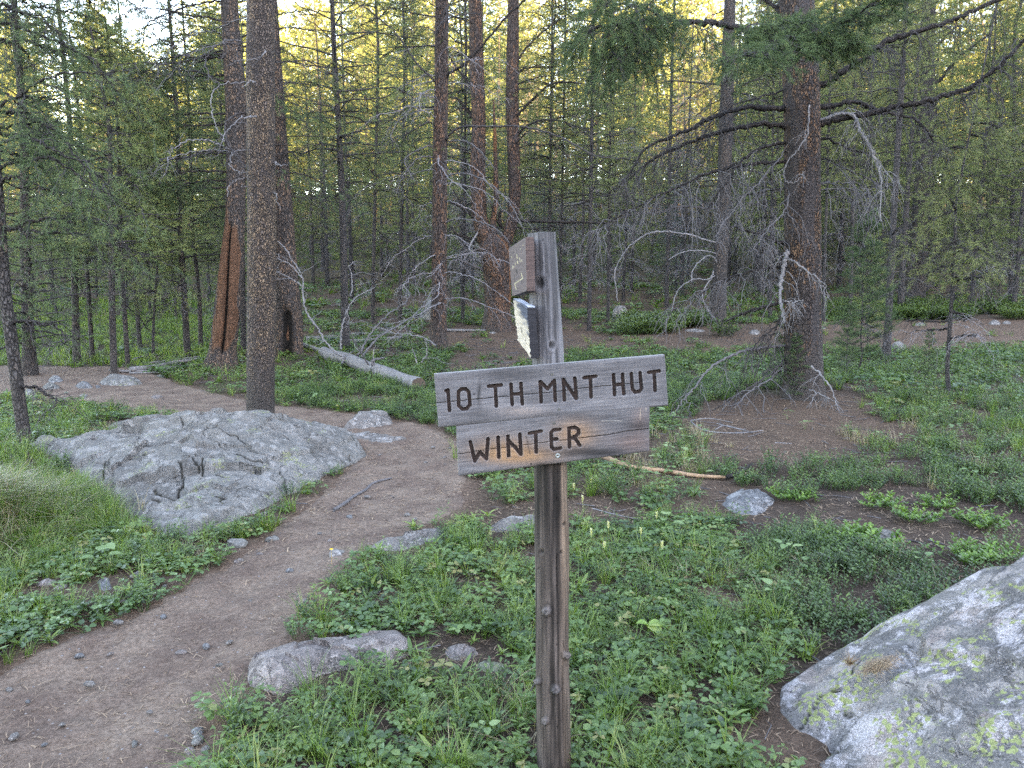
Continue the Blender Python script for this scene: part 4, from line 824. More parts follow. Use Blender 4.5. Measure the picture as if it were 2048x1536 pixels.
def branch(e, base, line, r0, r1, rng, mat, tw=0, tl=.3, droop=.3, mat2=None, sub=0, subl=.12, tr=.004, s0=.2, ang=1.0, sides=7, hook=0., name='branch', green=None, k2=5, gn=26):
    """one limb with its twigs; GREEN gives needle tufts at the twig ends"""
    L = catmull(line, 8); L[1:-1] += rng.normal(size=(len(L)-2, 3))*.0075; n = len(L); parts, mats = [], []
    R = np.linspace(1, 0, n)[None]**.8*(r0-r1)+r1; R = R*(1+.10*rng.normal(size=(1, n))); v = tubes(L[None], R, sides); parts.append(v); mats.append(np.zeros(len(v[1]), int))
    tint = None
    if tw:
        T = side_twigs(L[None], rng, tw, tl*np.linspace(1.1, .6, tw)[None], s0, ang, droop, k2, hook=hook); T[:, 1:] += rng.normal(size=T[:, 1:].shape)*.02
        v = tubes(T, taper(len(T), k2, tr, tr*.45), 4); parts.append(v); mats.append(np.ones(len(v[1]), int))
        if sub:
            U = side_twigs(T, rng, sub, subl, .25, .8, droop, 4, hook=hook*.5); v = tubes(U, taper(len(U), 4, tr*.6, tr*.32), 3); parts.append(v); mats.append(np.ones(len(v[1]), int))
        if green is not None:
            src = np.concatenate([T[:, -3:][:, [0, -1]], U[:, [1, -1]]]) if sub else T[:, -2:]
            # tufts on the ends
            A = [T] + ([U] if sub else []); pos, dr = [], []
            for W in A:
                p, t = along(W, np.tile([[.55, .8, .99]], (len(W), 1))); pos.append(p.reshape(-1, 3)); dr.append(t.reshape(-1, 3))
            NV, NF, tint = needles(np.concatenate(pos), np.concatenate(dr)+np.array([0, 0, .25]), rng, int(gn*.75), .062, .0045, .8, .07)
    V, Fs = merge(parts)
    if tint is not None:
        n1 = len(V); V = np.vstack([V, NV]); Fs = [NF+n1, Fs[1]]; fm = [np.full(len(NF), 2), np.concatenate(mats)]
        return link(name, mesh_np(name, V-base, Fs, [mat, mat2 or mat, green], {'tint': np.concatenate([np.full(n1, .5), tint])}, smooth=False, fmat=fm), parent=e)
    return link(name, mesh_np(name, V-base, Fs[1], [mat, mat2 or mat], fmat=[np.concatenate(mats)]), parent=e)
def dead_limb(rng, p0, az, L, rise, sag, k=7, wob=.03, curl=.5):
    return curve_pts(np.array([p0]), np.array([az]), np.array([L]), np.array([rise]), np.array([sag]), k, rng=rng, wob=wob, curl=curl)[0]
def at_z(pts, z):
    pts = np.array(pts); return np.array([np.interp(z, pts[:, 2], pts[:, 0]), np.interp(z, pts[:, 2], pts[:, 1]), z])
def crown_on(e, base, pts, z0, z1, spread, seed, ndl=N_DEEP, dens=.7, nl=.08, nw=.010):
    """live crown above the frame, on the same axis as the trunk"""
    rng = np.random.default_rng(seed); n = int((z1-z0)/.36*dens)*4; t = np.clip((np.arange(n)+rng.uniform(-.4, .4, n))/n, 0, .99); z = z0+(z1-z0)*t; az = np.arange(n)*2.4
    st = np.array([at_z(pts, q) for q in z]); L = spread*((1-t)**.7+.12)*rng.uniform(.6, 1.2, n)
    B = curve_pts(st, az, L, .2+.3*t, np.full(n, -.15), 6, rng=rng); m = 8; T = side_twigs(B, rng, m, np.repeat(L[:, None]*.3, m, 1)+.05, .25, .85, .05, 3, up=.15)
    p, d = along(T, np.tile([[.4, .7, .98]], (len(T), 1))); NV, NF, tint = needles(p.reshape(-1, 3), d.reshape(-1, 3)+np.array([0, 0, .3]), rng, 9, .08, .009)
    bv = tubes(B, taper(n, 6, .006+.007*L, .003), 4); V, Fs = merge([(NV, NF), bv]); link('crown', mesh_np('crown', V-base, Fs, [ndl, M_TWIG], {'tint': np.concatenate([tint, np.full(len(V)-len(tint), .5)])}, smooth=False, fmat=[np.zeros(len(Fs[0]), int), np.ones(len(Fs[1]), int)]), parent=e)

rg = np.random.default_rng(77)
# --- the large pine at the right
e6, b6, Y6, p6, r6 = hero('pine_tree', [(1605,793,84),(1607,762,76),(1606,640,70),(1605,480,68),(1604,260,67),(1600,100,66),(1592,0,64)], 'largest pine trunk, rough red brown bark, in brown needles right of the signpost', BK_BIG, sides=72, flare=.10, top=(.05, .2, 15, .05), seed=3)
def A6(pts): return [(1150+a*.4385, b*.4385) for a, b in pts]
def A7(pts): return [(1150+a*.293, 400+b*.293) for a, b in pts]
k6 = Y6/FPX
def limb6(line, w0, w1, dY, **kw):
    ln = pxline(line, b6, Y6, dY); branch(e6, b6, ln, w0/2*k6, w1/2*k6, rg, kw.pop('mat', M_LIMB), **{**dict(tw=16, tl=.45, droop=.9, mat2=M_TWIG, sub=5, subl=.16, tr=.0055), **kw})
limb6(A6([(1085,405),(1160,370),(1230,320),(1330,260),(1400,200),(1520,155),(1640,120),(1760,75),(1870,25),(2060,-60)]), 13, 6, -.5, tw=26, tl=.5)
limb6(A6([(1085,578),(1200,545),(1330,520),(1450,490),(1560,470),(1700,430),(1800,395),(1900,330),(1980,255),(2080,150)]), 13, 6, -.8, tw=28, tl=.5)
limb6(A6([(1085,498),(1180,480),(1270,465),(1340,485),(1400,510),(1540,535),(1600,590),(1640,650)]), 10, 3, .3)
limb6(A6([(1080,562),(1180,525),(1240,515),(1285,545),(1295,590),(1330,650),(1370,720),(1392,800),(1395,1010)]), 8, 1.6, -.6, mat=M_DEADW, mat2=M_DEADW, tw=12, tl=.35)
limb6(A6([(1080,620),(1150,635),(1230,670),(1290,690),(1350,700),(1500,690)]), 5, 1.5, .2, tw=10)
limb6(A6([(1080,842),(1200,832),(1300,836)]), 3.2, 1.2, .3, tw=9, mat=M_TWIGG, mat2=M_TWIGG, droop=1.2)
limb6(A6([(1080,866),(1240,860),(1340,868)]), 2.8, 1.2, -.2, tw=9, mat=M_TWIGG, mat2=M_TWIGG, droop=1.2)
limb6(A6([(1080,330),(1150,260),(1300,220),(1450,190)]), 4, 1.5, .4, tw=12)
limb6(A6([(1080,700),(1180,740),(1300,800),(1450,870)]), 3.5, 1.2, .3, tw=12, mat2=M_TWIGG)
limb6(A6([(965,495),(850,490),(780,490),(700,510),(600,545),(540,580),(430,625),(320,680),(250,790),(180,870)]), 11, 2, -.9, tw=22, tl=.5, droop=1.0)
limb6(A6([(965,577),(850,565),(760,580),(650,605),(560,635),(420,690),(350,730),(280,780),(215,850)]), 11, 2, -.5, tw=22, tl=.5, droop=1.0)
limb6(A6([(975,650),(880,665),(800,700),(740,760),(700,820),(640,900),(590,980)]), 7, 2, -.7, tw=18, mat2=M_TWIGG, droop=1.0)
limb6(A6([(965,735),(850,745),(700,765),(580,800),(480,850),(380,890),(270,950),(150,1020),(90,1080)]), 7, 1.6, -1.1, tw=30, mat2=M_TWIGG, tl=.5, droop=1.0)
limb6(A6([(965,858),(880,870),(780,890),(700,940)]), 4, 1.5, .3, tw=12, mat2=M_TWIGG)
limb6(A6([(960,690),(900,760),(820,850),(720,960),(640,1080)]), 3, 1.2, -1.0, mat=M_TWIGG, mat2=M_TWIGG, tw=12, tl=.3)
limb6(A6([(965,410),(850,440),(720,480),(600,560)]), 4, 1.2, .5, tw=14, droop=1.0)
limb6(A6([(950,70),(910,30),(860,-5),(800,-60)]), 9, 5, .2, tw=5)
limb6(A7([(1500,298),(1450,360),(1430,430),(1408,560),(1400,680),(1425,790),(1430,840)]), 10, 3, -.45, mat=M_DEADW, mat2=M_DEADW, tw=9, tl=.26, droop=.8, sub=2)
limb6(A7([(1440,400),(1500,420),(1580,480),(1650,530),(1690,590),(1705,650)]), 4, 1.4, [-.35,-.45,-.55,-.6,-.6,-.6], mat=M_DEADW, mat2=M_DEADW, tw=6, tl=.2, sub=2)
limb6(A7([(1430,690),(1490,695),(1560,685)]), 2.5, 1, [-.38,-.45,-.5], mat=M_DEADW, mat2=M_DEADW, tw=5, tl=.12)
limb6(A7([(1440,305),(1340,270),(1250,230),(1150,200),(1050,180)]), 8, 2, -.4, tw=14, mat2=M_TWIGG)
limb6(A7([(1440,455),(1330,460),(1200,490),(1050,530),(950,580),(850,650),(750,700),(620,790)]), 5.5, 1.2, -.8, tw=24, tl=.4, mat2=M_TWIGG, droop=.9)
limb6(A7([(1430,690),(1260,740),(1130,780),(1030,830)]), 8, 4, .3, tw=6, tl=.25)
limb6(A7([(1440,990),(1310,1005),(1200,1020),(1080,1060),(960,1120),(880,1200),(800,1300),(740,1360),(690,1440)]), 6, 2, -1.0, mat=M_TWIGG, mat2=M_TWIGG, tw=9, tl=.3, droop=.9)
limb6(A7([(1430,1080),(1380,1150),(1300,1210),(1180,1290),(1050,1360),(1010,1400)]), 4, 1.4, -.6, tw=9, mat=M_TWIG)
limb6(A7([(1430,1130),(1330,1220),(1200,1300),(1090,1420)]), 4, 1.4, -.8, mat=M_TWIGG, mat2=M_TWIGG, tw=8)
limb6(A7([(1615,1135),(1690,1210),(1750,1290),(1795,1410)]), 3.6, 1.8, [-.38,-.55,-.7,-.8], mat=M_DEADW, mat2=M_DEADW, tw=2, tl=.1)
limb6(A7([(1600,1295),(1700,1340),(1800,1385)]), 2.6, 1.2, [-.45,-.6,-.7], mat=M_DEADW, mat2=M_DEADW, tw=4, tl=.12)
limb6(A7([(1420,760),(1380,850),(1330,960),(1290,1080)]), 4, 1.5, -.3, tw=9, tl=.3, droop=1.2)
limb6(A7([(1420,820),(1330,900),(1260,950),(1200,1050)]), 3.5, 1.5, -.5, tw=8, tl=.3, droop=1.2)
limb6(A6([(975,850),(960,950),(880,1050),(800,1150)]), 3, 1, -.8, mat=M_TWIGG, mat2=M_TWIGG, tw=12, tl=.3)
limb6(A6([(1070,480),(1065,560),(1060,620),(1000,700),(960,760),(960,820),(1010,830),(1040,780)]), 2.6, 1.2, [-.30,-.42,-.5,-.55,-.55,-.55,-.55,-.5], mat=M_DEADW, mat2=M_DEADW, tw=3, tl=.1)
# leafy boughs
limb6(A6([(860,150),(740,125),(640,105),(560,100),(480,100),(400,85),(320,100),(230,110),(120,120),(60,150)]), 12, 4, -1.2, tw=46, tl=.55, droop=.55, green=N_DEEP, s0=.30, sub=7, subl=.18)
limb6(A6([(400,85),(330,40),(220,20),(100,30)]), 5, 2, [-.6,-.8,-1.0,-1.2], tw=24, tl=.5, droop=.4, green=N_DEEP, s0=.1, sub=6, subl=.18)
limb6(A6([(400,100),(330,160),(250,210),(160,260)]), 4, 2, [-.6,-.8,-1.0,-1.2], tw=20, tl=.45, droop=.9, green=N_DEEP, s0=.1, sub=6, subl=.16)
limb6(A6([(1010,30),(1020,90),(1000,150),(930,190),(840,230),(740,260)]), 5, 2, [-.3,-1.0,-1.5,-1.9,-2.1,-2.3], tw=30, tl=.42, droop=.2, green=N_DEEP, s0=.2, sub=6, subl=.16)
limb6(A6([(1010,60),(1080,110),(1150,120),(1250,90),(1350,20),(1420,-20)]), 5, 2, [-.3,-1.0,-1.4,-1.7,-1.9,-2.0], tw=30, tl=.42, droop=.1, green=N_DEEP, s0=.15, sub=6, subl=.16)
limb6(A6([(1000,90),(1060,170),(1120,190),(1220,190)]), 4, 2, [-.4,-1.1,-1.5,-1.7], tw=24, tl=.38, droop=.3, green=N_DEEP, s0=.2, sub=6, subl=.15)
limb6(A6([(1000,70),(960,120),(900,140),(850,120)]), 4, 2, [-.4,-1.1,-1.5,-1.7], tw=20, tl=.36, droop=.3, green=N_DEEP, s0=.2, sub=6, subl=.15)
crown_on(e6, b6, p6, 6.2, 15.2, 2.6, 6)

# --- the straight flaky pine behind the boulder
e1, b1, Y1, p1, r1 = hero('pine_tree', [(521,850,55),(521,760,54),(523,640,56),(524,520,55),(522,300,53),(521,150,53),(521,0,51)], 'straight slim pine with flaky orange brown bark rising behind the grey boulder', BK_ORANGE, sides=60, flare=.02, rough=.035, top=(.1, .3, 13, .04), seed=9)
k1 = Y1/FPX
def A1(pts): return [(a*.3418, b*.3418) for a, b in pts]
def limb1(line, w0, w1, dY, **kw):
    branch(e1, b1, pxline(line, b1, Y1, dY), w0*.38*k1, w1*.38*k1, rg, kw.pop('mat', M_DEADW), **{**dict(tw=5, tl=.16, droop=.6, mat2=M_TWIGG, tr=.003), **kw})
limb1(A1([(1460,285),(1400,262),(1300,262),(1220,310),(1205,370),(1215,430),(1260,480),(1300,500)]), 4.2, 2, -.5, mat=M_TWIG)
limb1(A1([(1460,485),(1360,485),(1280,505),(1242,560),(1240,640),(1255,720),(1300,800),(1310,830)]), 3.6, 1.6, -.5)
limb1(A1([(1460,672),(1400,665),(1350,690),(1320,740),(1325,820),(1370,900),(1440,975)]), 5, 2.6, -.4, mat=M_TWIG)
limb1(A1([(1500,680),(1420,690),(1350,740),(1300,820),(1285,890)]), 3.2, 1.5, [-.2,-.4,-.5,-.6,-.6])
limb1(A1([(1455,875),(1380,885),(1350,920),(1350,970),(1390,1005),(1440,1010)]), 3, 1.6, -.4)
limb1(A1([(1350,880),(1290,850),(1200,820),(1100,825),(1000,880),(985,960),(950,1040)]), 4, 1.4, [0,-.2,-.3,-.4,-.5,-.6,-.6], tw=10, tl=.25)
limb1(A1([(1350,890),(1250,880),(1130,890),(1000,930),(920,1000)]), 3.4, 1.2, -.5, tw=10, tl=.22)
limb1(A1([(1455,1040),(1390,1055),(1340,1090),(1330,1150)]), 2.4, 1.2, -.3, tw=0)
limb1(A1([(1455,1092),(1410,1088)]), 3, 1.6, -.1, tw=0)
limb1(A1([(1440,975),(1370,900),(1320,830),(1290,790)]), 5, 2.6, -.2, mat=M_TWIG, tw=0)
limb1(A1([(1550,290),(1535,320),(1490,345),(1370,355)]), 3, 1.4, [-.2,-.3,-.3,-.3], tw=2)
limb1(A1([(1495,480),(1460,480),(1420,510)]), 3.6, 2, [-.2,-.3,-.35], tw=0)
limb1(A1([(1590,1130),(1620,1140),(1620,1180),(1645,1230)]), 2.4, 1.4, [0,-.2,-.2,-.2], tw=0)
limb1(A1([(1590,945),(1620,955),(1650,970),(1690,962)]), 3.2, 1.4, [0,-.1,-.2,-.2], tw=2, tl=.08)
limb1(A1([(1440,300),(1390,300),(1395,350),(1440,430)]), 3.4, 2, -.3, tw=0, mat=M_TWIG)
for z in (3.9, 4.2, 4.7):
    az = rg.uniform(2.2, 4.2); ln = dead_limb(rg, at_z(p1, z), az, rg.uniform(.8, 1.5), .2, -.6); branch(e1, b1, ln, .008, .003, rg, M_TWIGG, 8, .3, .6, M_TWIGG, 3, .1)
crown_on(e1, b1, p1, 6.0, 13, 1.7, 7)

# --- the twisted pine with the stripped, split trunk
def strip2(V, base, sides):
    c = np.repeat(V.reshape(-1, sides, 3).mean(1), sides, 0); r = V-c; a = np.arctan2(r[:, 0], -r[:, 1]); z = V[:, 2]-base[2]
    off = .25-.10*z+.12*np.sin(z*2.1); w = np.exp(-((a-off)/.13)**2)*sstep(z, .18, .35)*sstep(-z, -3.0, -2.2)
    m = sstep(z+.35*noise(a*2, z*1.5, s=4), .35, .7)*sstep(-z+.5*noise(a*1.5, z, s=9), -2.75, -2.1)*(np.abs(a-off) < 2.0)*sstep(np.abs(a-off), -.1, .02)
    m = m*sstep(-(np.abs(a-off)+.3*noise(a*0, z*2.5, s=12)), -1.15, -.85)
    return V-r*(.5*w)[:, None], {'mask': m, 'crack': w}
e2, b2, Y2, p2, r2 = hero('pine_tree', [(443,736,64),(446,700,50),(457,600,50),(464,520,44),(470,440,38),(472,360,36),(472,200,38),(463,80,33),(459,0,31)], 'leaning pine whose trunk is split by a long dark crack, orange bare wood below', BK_STRIP, sides=64, flare=.25, rough=.10, top=(.3, .2, 14, .05), seed=14, strip=strip2)
for i in range(15):
    z = rg.uniform(2.6, 6.5); az = rg.choice([rg.uniform(2.4, 3.9), rg.uniform(-.8, .8)], p=[.8, .2]); g_ = N_DEEP if (i % 3 == 0 and z > 2.5) else None
    ln = dead_limb(rg, at_z(p2, z), az, rg.uniform(1.2, 2.4), rg.uniform(-.1, .35), rg.uniform(-.5, .0)); branch(e2, b2, ln, .018, .004, rg, M_LIMB, 14, .45, .5, M_TWIG if g_ else M_TWIGG, 4, .16, green=g_, gn=16)
for v0, L0 in ((360, 1.9), (345, 1.6), (375, 2.2), (228, 2.0), (250, 1.7), (110, 1.8), (150, 1.6)):
    z = P(470, v0, Y2)[2]; ln = dead_limb(rg, at_z(p2, z), rg.uniform(2.8, 3.5), L0, .02, -.08); branch(e2, b2, ln, .02, .005, rg, M_LIMB, 18, .5, .3, M_TWIG, 5, .2, green=N_DEEP, gn=15)
crown_on(e2, b2, p2, 7.0, 14, 2.0, 8)

# --- the grey tree behind it with the burnt hollow at its foot
def strip3(V, base, sides):
    c = np.repeat(V.reshape(-1, sides, 3).mean(1), sides, 0); r = V-c; a = np.arctan2(r[:, 0], -r[:, 1]); z = V[:, 2]-base[2]
    w = np.exp(-((a-.15)/.5)**2)*sstep(-(z+.25*noise(a*3, z*3, s=6)), -1.1, -.6); m = np.exp(-((a-.1)/.25)**2)*sstep(-z, -.7, -.4)*(noise(a*4, z*6, s=8) > -.1)
    return V-r*(.55*w)[:, None], {'mask': m*1.0, 'crack': np.clip(w*1.3, 0, 1)*(1-.8*m)}
e3, b3, Y3, p3, r3 = hero('pine_tree', [(578,705,54),(578,640,52),(572,560,46),(565,400,36),(557,250,29),(550,100,20),(546,0,16)], 'grey barked tree with a charred hollow at its foot, behind the slim flaky pine', BK_STRIP, sides=64, flare=.15, rough=.07, top=(-1.0, .3, 11, .03), seed=19, strip=strip3)
for i in range(14):
    z = rg.uniform(2.6, 7.5); ln = dead_limb(rg, at_z(p3, z), rg.uniform(-1.2, 1.0), rg.uniform(.8, 1.9), rg.uniform(-.1, .5), rg.uniform(-.7, -.1)); branch(e3, b3, ln, .013, .003, rg, M_TWIG, 10, .4, .6, M_TWIG, 4, .15)
crown_on(e3, b3, p3, 8.0, 11.5, 1.2, 9)

# --- the pine hung with dead branches left of the signpost
e4, b4, Y4, p4, r4 = hero('pine_tree', [(877,702,38),(877,670,33),(878,600,30),(879,450,29),(880,300,28),(883,150,26),(884,0,25)], 'dark pine bristling with drooping grey dead branches, just left of the signpost', BK_FORK, sides=44, flare=.15, rough=.05, top=(.2, .2, 17, .05), seed=23, strip=lambda V, b, s: (V, {'mask': np.zeros(len(V)), 'crack': np.zeros(len(V))}))
k4 = Y4/FPX
def A2(pts): return [(680+a*.3418, b*.3418) for a, b in pts]
def A8(pts): return [(540+a*.254, 480+b*.254) for a, b in pts]
def limb4(line, w0, w1, dY, **kw): branch(e4, b4, pxline(line, b4, Y4, dY), w0/2*k4, w1/2*k4, rg, kw.pop('mat', M_TWIG), **{**dict(tw=10, tl=.4, droop=.7, mat2=M_TWIGG, tr=.0045, sub=3, subl=.16), **kw})
limb4(A2([(600,850),(640,790),(690,750),(760,738),(900,740),(1050,740),(1200,770),(1350,830),(1500,910),(1700,930)]), 5, 1.5, -1.5)
limb4(A2([(600,480),(650,425),(740,365),(860,235),(980,90),(1060,20),(1100,-40)]), 6, 2.5, -.8, mat=M_LIMB, tw=12)
limb4(A2([(580,490),(540,460),(450,370),(330,200),(180,70),(100,20)]), 4.5, 1.6, -.6, tw=16, tl=.5)
limb4(A2([(620,830),(700,820),(780,850),(850,920),(900,980)]), 3.5, 1.4, -.6, mat=M_TWIGG)
limb4(A2([(620,1030),(700,1015),(790,1030),(880,1080),(960,1150),(1020,1230),(1065,1330)]), 3.5, 1.3, -1.2, mat=M_TWIGG)
limb4(A2([(600,1310),(660,1285),(760,1285),(850,1310),(930,1350),(990,1420)]), 3.6, 1.4, -.9, mat=M_TWIGG)
limb4(A2([(560,920),(480,920),(420,960),(360,1050),(330,1130)]), 3, 1.2, -.6, mat=M_TWIGG)
limb4(A2([(560,850),(470,870),(380,930),(400,1000),(440,1060)]), 3, 1.2, -.9, mat=M_TWIGG)
limb4(A2([(560,640),(460,650),(350,700),(300,790),(310,830)]), 3, 1.2, -.9, mat=M_TWIGG)
limb4(A2([(560,720),(500,720),(430,760),(350,810),(290,840)]), 3.4, 1.5, -.3, tw=22, tl=.35, green=N_DEEP, gn=10, mat2=M_TWIG)
for i in range(46):
    z = rg.uniform(.9, 9.0); side = rg.choice([0, 1, 2]); az = (rg.uniform(2.3, 4.2), rg.uniform(-1.0, .8), rg.uniform(4.0, 5.6))[side]
    ln = dead_limb(rg, at_z(p4, z), az, rg.uniform(.8, 2.1), rg.uniform(0, .5), rg.uniform(-1.0, -.3), 8, curl=.6); branch(e4, b4, ln, .013, .004, rg, M_PALET if z < 6.5 else M_TWIG, 9, .42, .7, M_PALET if z < 6.5 else M_TWIG, 3, .16, k2=5)
for z, L0 in ((6.4, 1.9), (7.0, 2.0), (7.6, 1.8), (5.2, 1.6)):
    ln = dead_limb(rg, at_z(p4, z), rg.uniform(2.7, 3.5), L0, .1, -.15); branch(e4, b4, ln, .018, .005, rg, M_LIMB, 16, .45, .3, M_TWIG, 4, .2, green=N_DEEP, gn=10)
crown_on(e4, b4, p4, 9.0, 17, 2.2, 10)

# --- the old pine that forks into two stems
def strip5(V, base, sides):
    c = np.repeat(V.reshape(-1, sides, 3).mean(1), sides, 0); r = V-c; a = np.arctan2(r[:, 0], -r[:, 1]); z = V[:, 2]-base[2]
    m = sstep(a+.2*noise(a*2, z*2, s=2), .95, 1.15)*sstep(z, .5, .9); return V, {'mask': m, 'crack': np.zeros(len(V))}
e5, b5, Y5, p5, r5 = hero('forked_pine_tree', [(994,660,60),(995,620,50),(996,560,52),(992,520,60),(985,495,62),(976,470,30)], 'old red barked pine forking low into two tall stems, straight behind the signpost', BK_FORK, sides=60, flare=.12, rough=.08, seed=27, strip=strip5, cat='tree')
k5_ = Y5/FPX
def stem5(px, w, seed):
    pts = [P(u, v, Y5) for u, v in px]; rad = [q/2*k5_ for q in w]; V, F, *_ = trunk_mesh(pts, rad, sides=40, rough=.07, seed=seed, rings=260)
    link('stem', mesh_np('stem', V-b5, F, BK_FORK, {'mask': np.zeros(len(V)), 'crack': np.zeros(len(V))}), parent=e5); return pts
sA = stem5([(985,505),(968,470),(958,430),(955,340),(958,250),(953,130),(950,0),(952,-250),(955,-500)], [38,32,30,31,27,27,25,14,3], 31)
sB = stem5([(990,510),(1012,480),(1026,440),(1030,380),(1027,300),(1024,180),(1026,60),(1028,-200),(1030,-400)], [34,26,23,24,24,24,22,12,3], 33)
V, F, *_ = trunk_mesh([P(u, v, Y5-.1) for u, v in [(988,505),(986,440),(993,400),(991,330),(989,250),(987,200)]], [q/2*k5_ for q in (16, 12, 10, 8, 6, 3)], sides=20, rough=.2, seed=41, rings=120)
link('broken_stem', mesh_np('broken_stem', V-b5, F, BK_FORK, {'mask': np.ones(len(V))*(noise(V[:, 0]*9, V[:, 2]*3, s=3) > .1), 'crack': np.zeros(len(V))}), parent=e5)
def limb5(line, w0, w1, dY, **kw): branch(e5, b5, pxline(line, b5, Y5, dY), w0/2*k5_, w1/2*k5_, rg, kw.pop('mat', M_LIMB), **{**dict(tw=8, tl=.5, droop=.4, mat2=M_TWIG, tr=.005, sub=3, subl=.2), **kw})
limb5(A2([(1010,700),(1060,650),(1150,560),(1240,490),(1340,480),(1430,490)]), 6, 2.5, -1)
limb5(A2([(1020,460),(1080,400),(1200,390),(1300,390)]), 4.5, 2, .5)
limb5(A2([(1020,440),(1060,320),(1150,220),(1260,130),(1370,60)]), 4.5, 2, .5)
limb5(A2([(1030,800),(1090,740),(1180,705),(1300,710),(1460,770)]), 5, 2, -1)
limb5(A2([(800,720),(740,640),(690,580),(640,570)]), 7, 3, .3)
limb5(A2([(800,560),(740,470),(700,420),(640,330)]), 6, 3, .3)
limb5(A2([(1030,1290),(1150,1295),(1300,1298),(1450,1300),(1560,1305)]), 6.5, 3.5, -1.2, tw=8, droop=-.3)
limb5(A2([(1030,1330),(1150,1340),(1300,1310),(1400,1312)]), 3, 1.5, -.6)
limb5(A2([(860,1310),(800,1260),(720,1210),(660,1110)]), 6, 2.5, .2)
limb5(A2([(860,1340),(780,1270),(700,1210),(640,1180)]), 5, 3, -.4)
limb5(A2([(940,1330),(900,1240),(880,1180)]), 5, 2, -.3, tw=3); limb5(A2([(950,1340),(930,1250),(980,1240),(1040,1300)]), 5, 2.5, -.3, tw=0)
limb5(A2([(880,1440),(780,1400),(690,1370),(640,1320)]), 6, 3, .3); limb5(A2([(850,1450),(760,1480),(700,1560)]), 4, 2, -.5, mat=M_TWIGG)
limb5(A2([(840,1320),(760,1440),(780,1480)]), 4, 2, -.8, mat=M_DEADW, mat2=M_DEADW); limb5([(975,545),(915,520),(895,535)], 5, 2, -.5, mat=M_TWIGG)
for i in range(22):
    S = sA if i % 2 else sB; z = rg.uniform(3.5, 11); az = rg.uniform(2.4, 4) if i % 2 else rg.uniform(-1, .9)
    o_ = np.array(S)[::1]; ln = dead_limb(rg, at_z(o_, z), az, rg.uniform(1, 2.4), rg.uniform(.1, .7), rg.uniform(-.8, 0)); branch(e5, b5, ln, .02, .005, rg, M_LIMB, 9, .5, .3, M_TWIG, 3, .2, green=N_YEL if (i % 4 == 0 and z > 6) else None, gn=8)
crown_on(e5, b5, sA, 10.5, 18, 2.2, 11, N_GREEN); crown_on(e5, b5, sB, 10.5, 16, 2.2, 12, N_GREEN)

# --- further sizeable trees, each with its own bare limbs
def rough_tree(px, label, mat, nb, z0, z1, Lr, seed, side=None, green=None, top=None, name='pine_tree', gz=99, limbs=(), crown=0):
    e, b, Y, p, r = hero(name, px, label, mat, sides=32, flare=.15, rough=.06, seed=seed, top=top)
    rr = np.random.default_rng(seed)
    for i in range(nb):
        z = b[2]+rr.uniform(z0, z1); az = rr.uniform(0, 6.28) if side is None else rr.uniform(*side); g_ = green if (green is not None and z-b[2] > gz) else None
        ln = dead_limb(rr, at_z(p, z), az, rr.uniform(*Lr), rr.uniform(-.1, .5), rr.uniform(-.8, -.1), curl=.4); branch(e, b, ln, .009+.004*Lr[1], .003, rr, M_LIMB, 9, .4, .5, M_TWIG if (i % 2 or g_) else M_PALET, 3, .16, green=g_, gn=13)
    if green is not None and crown: crown_on(e, b, p, b[2]+gz, p[-1][2], crown, seed, green, 1.15, .075, .009)
    for ln, w0, w1, dY, mt in limbs: branch(e, b, pxline(ln, b, Y, dY), w0/2*Y/FPX, w1/2*Y/FPX, rr, mt, 10, .4, .5, M_TWIGG, 3, .16)
    return e, b, Y, p
G8 = [(A7([(1000,300),(880,270),(800,240),(700,225),(600,215),(500,230),(400,290),(330,370),(272,490),(280,600),(290,690)]), 3.8, 1.6, -1.0, M_DEADW), (A7([(960,60),(900,60),(800,45),(680,50),(560,90),(430,90),(300,130),(200,200)]), 4, 1.6, -.8, M_TWIG),
      (A7([(1000,380),(900,350),(800,345),(700,370),(640,410)]), 3, 1.4, -.8, M_DEADW), (A7([(1000,480),(930,380),(850,420),(800,490),(795,560)]), 3, 1.4, -1.0, M_DEADW), (A7([(990,500),(900,540),(800,545),(700,620),(660,760)]), 3, 1.4, -1.0, M_DEADW), (A7([(950,470),(930,530),(870,640),(900,740),(960,820)]), 3.6, 1.4, -.6, M_DEADW),
      (A7([(1000,20),(960,30),(880,10),(800,-40)]), 5, 2, .3, M_LIMB), (A6([(700,400),(640,385),(540,375),(430,370),(330,395)]), 4, 1.6, .3, M_LIMB), (A6([(700,410),(760,390),(850,350),(930,300)]), 3.4, 1.6, .3, M_LIMB)]
rough_tree([(1432,645,42),(1435,620,34),(1440,540,28),(1446,440,26),(1452,250,26),(1457,100,23),(1460,0,21)], 'dark pine with bare sweeping grey limbs left of the largest pine', BK_GREY, 30, 1.6, 8.5, (.9, 2.3), 51, top=(.3, .2, 15, .04), limbs=G8)
G7 = [(A6([(1600,400),(1660,370),(1740,270),(1830,200),(1900,150)]), 8, 3, .5, M_LIMB), (A6([(1600,420),(1540,430),(1440,435)]), 6, 3, .5, M_LIMB), (A6([(1610,600),(1700,550),(1800,530),(1860,530)]), 5, 2, .4, M_LIMB), (A6([(1600,680),(1680,640),(1760,615)]), 4, 2, .4, M_LIMB), (A6([(1610,240),(1680,180),(1740,120)]), 6, 3, .4, M_LIMB), (A6([(1600,300),(1560,240),(1540,190)]), 5, 2, .4, M_LIMB)]
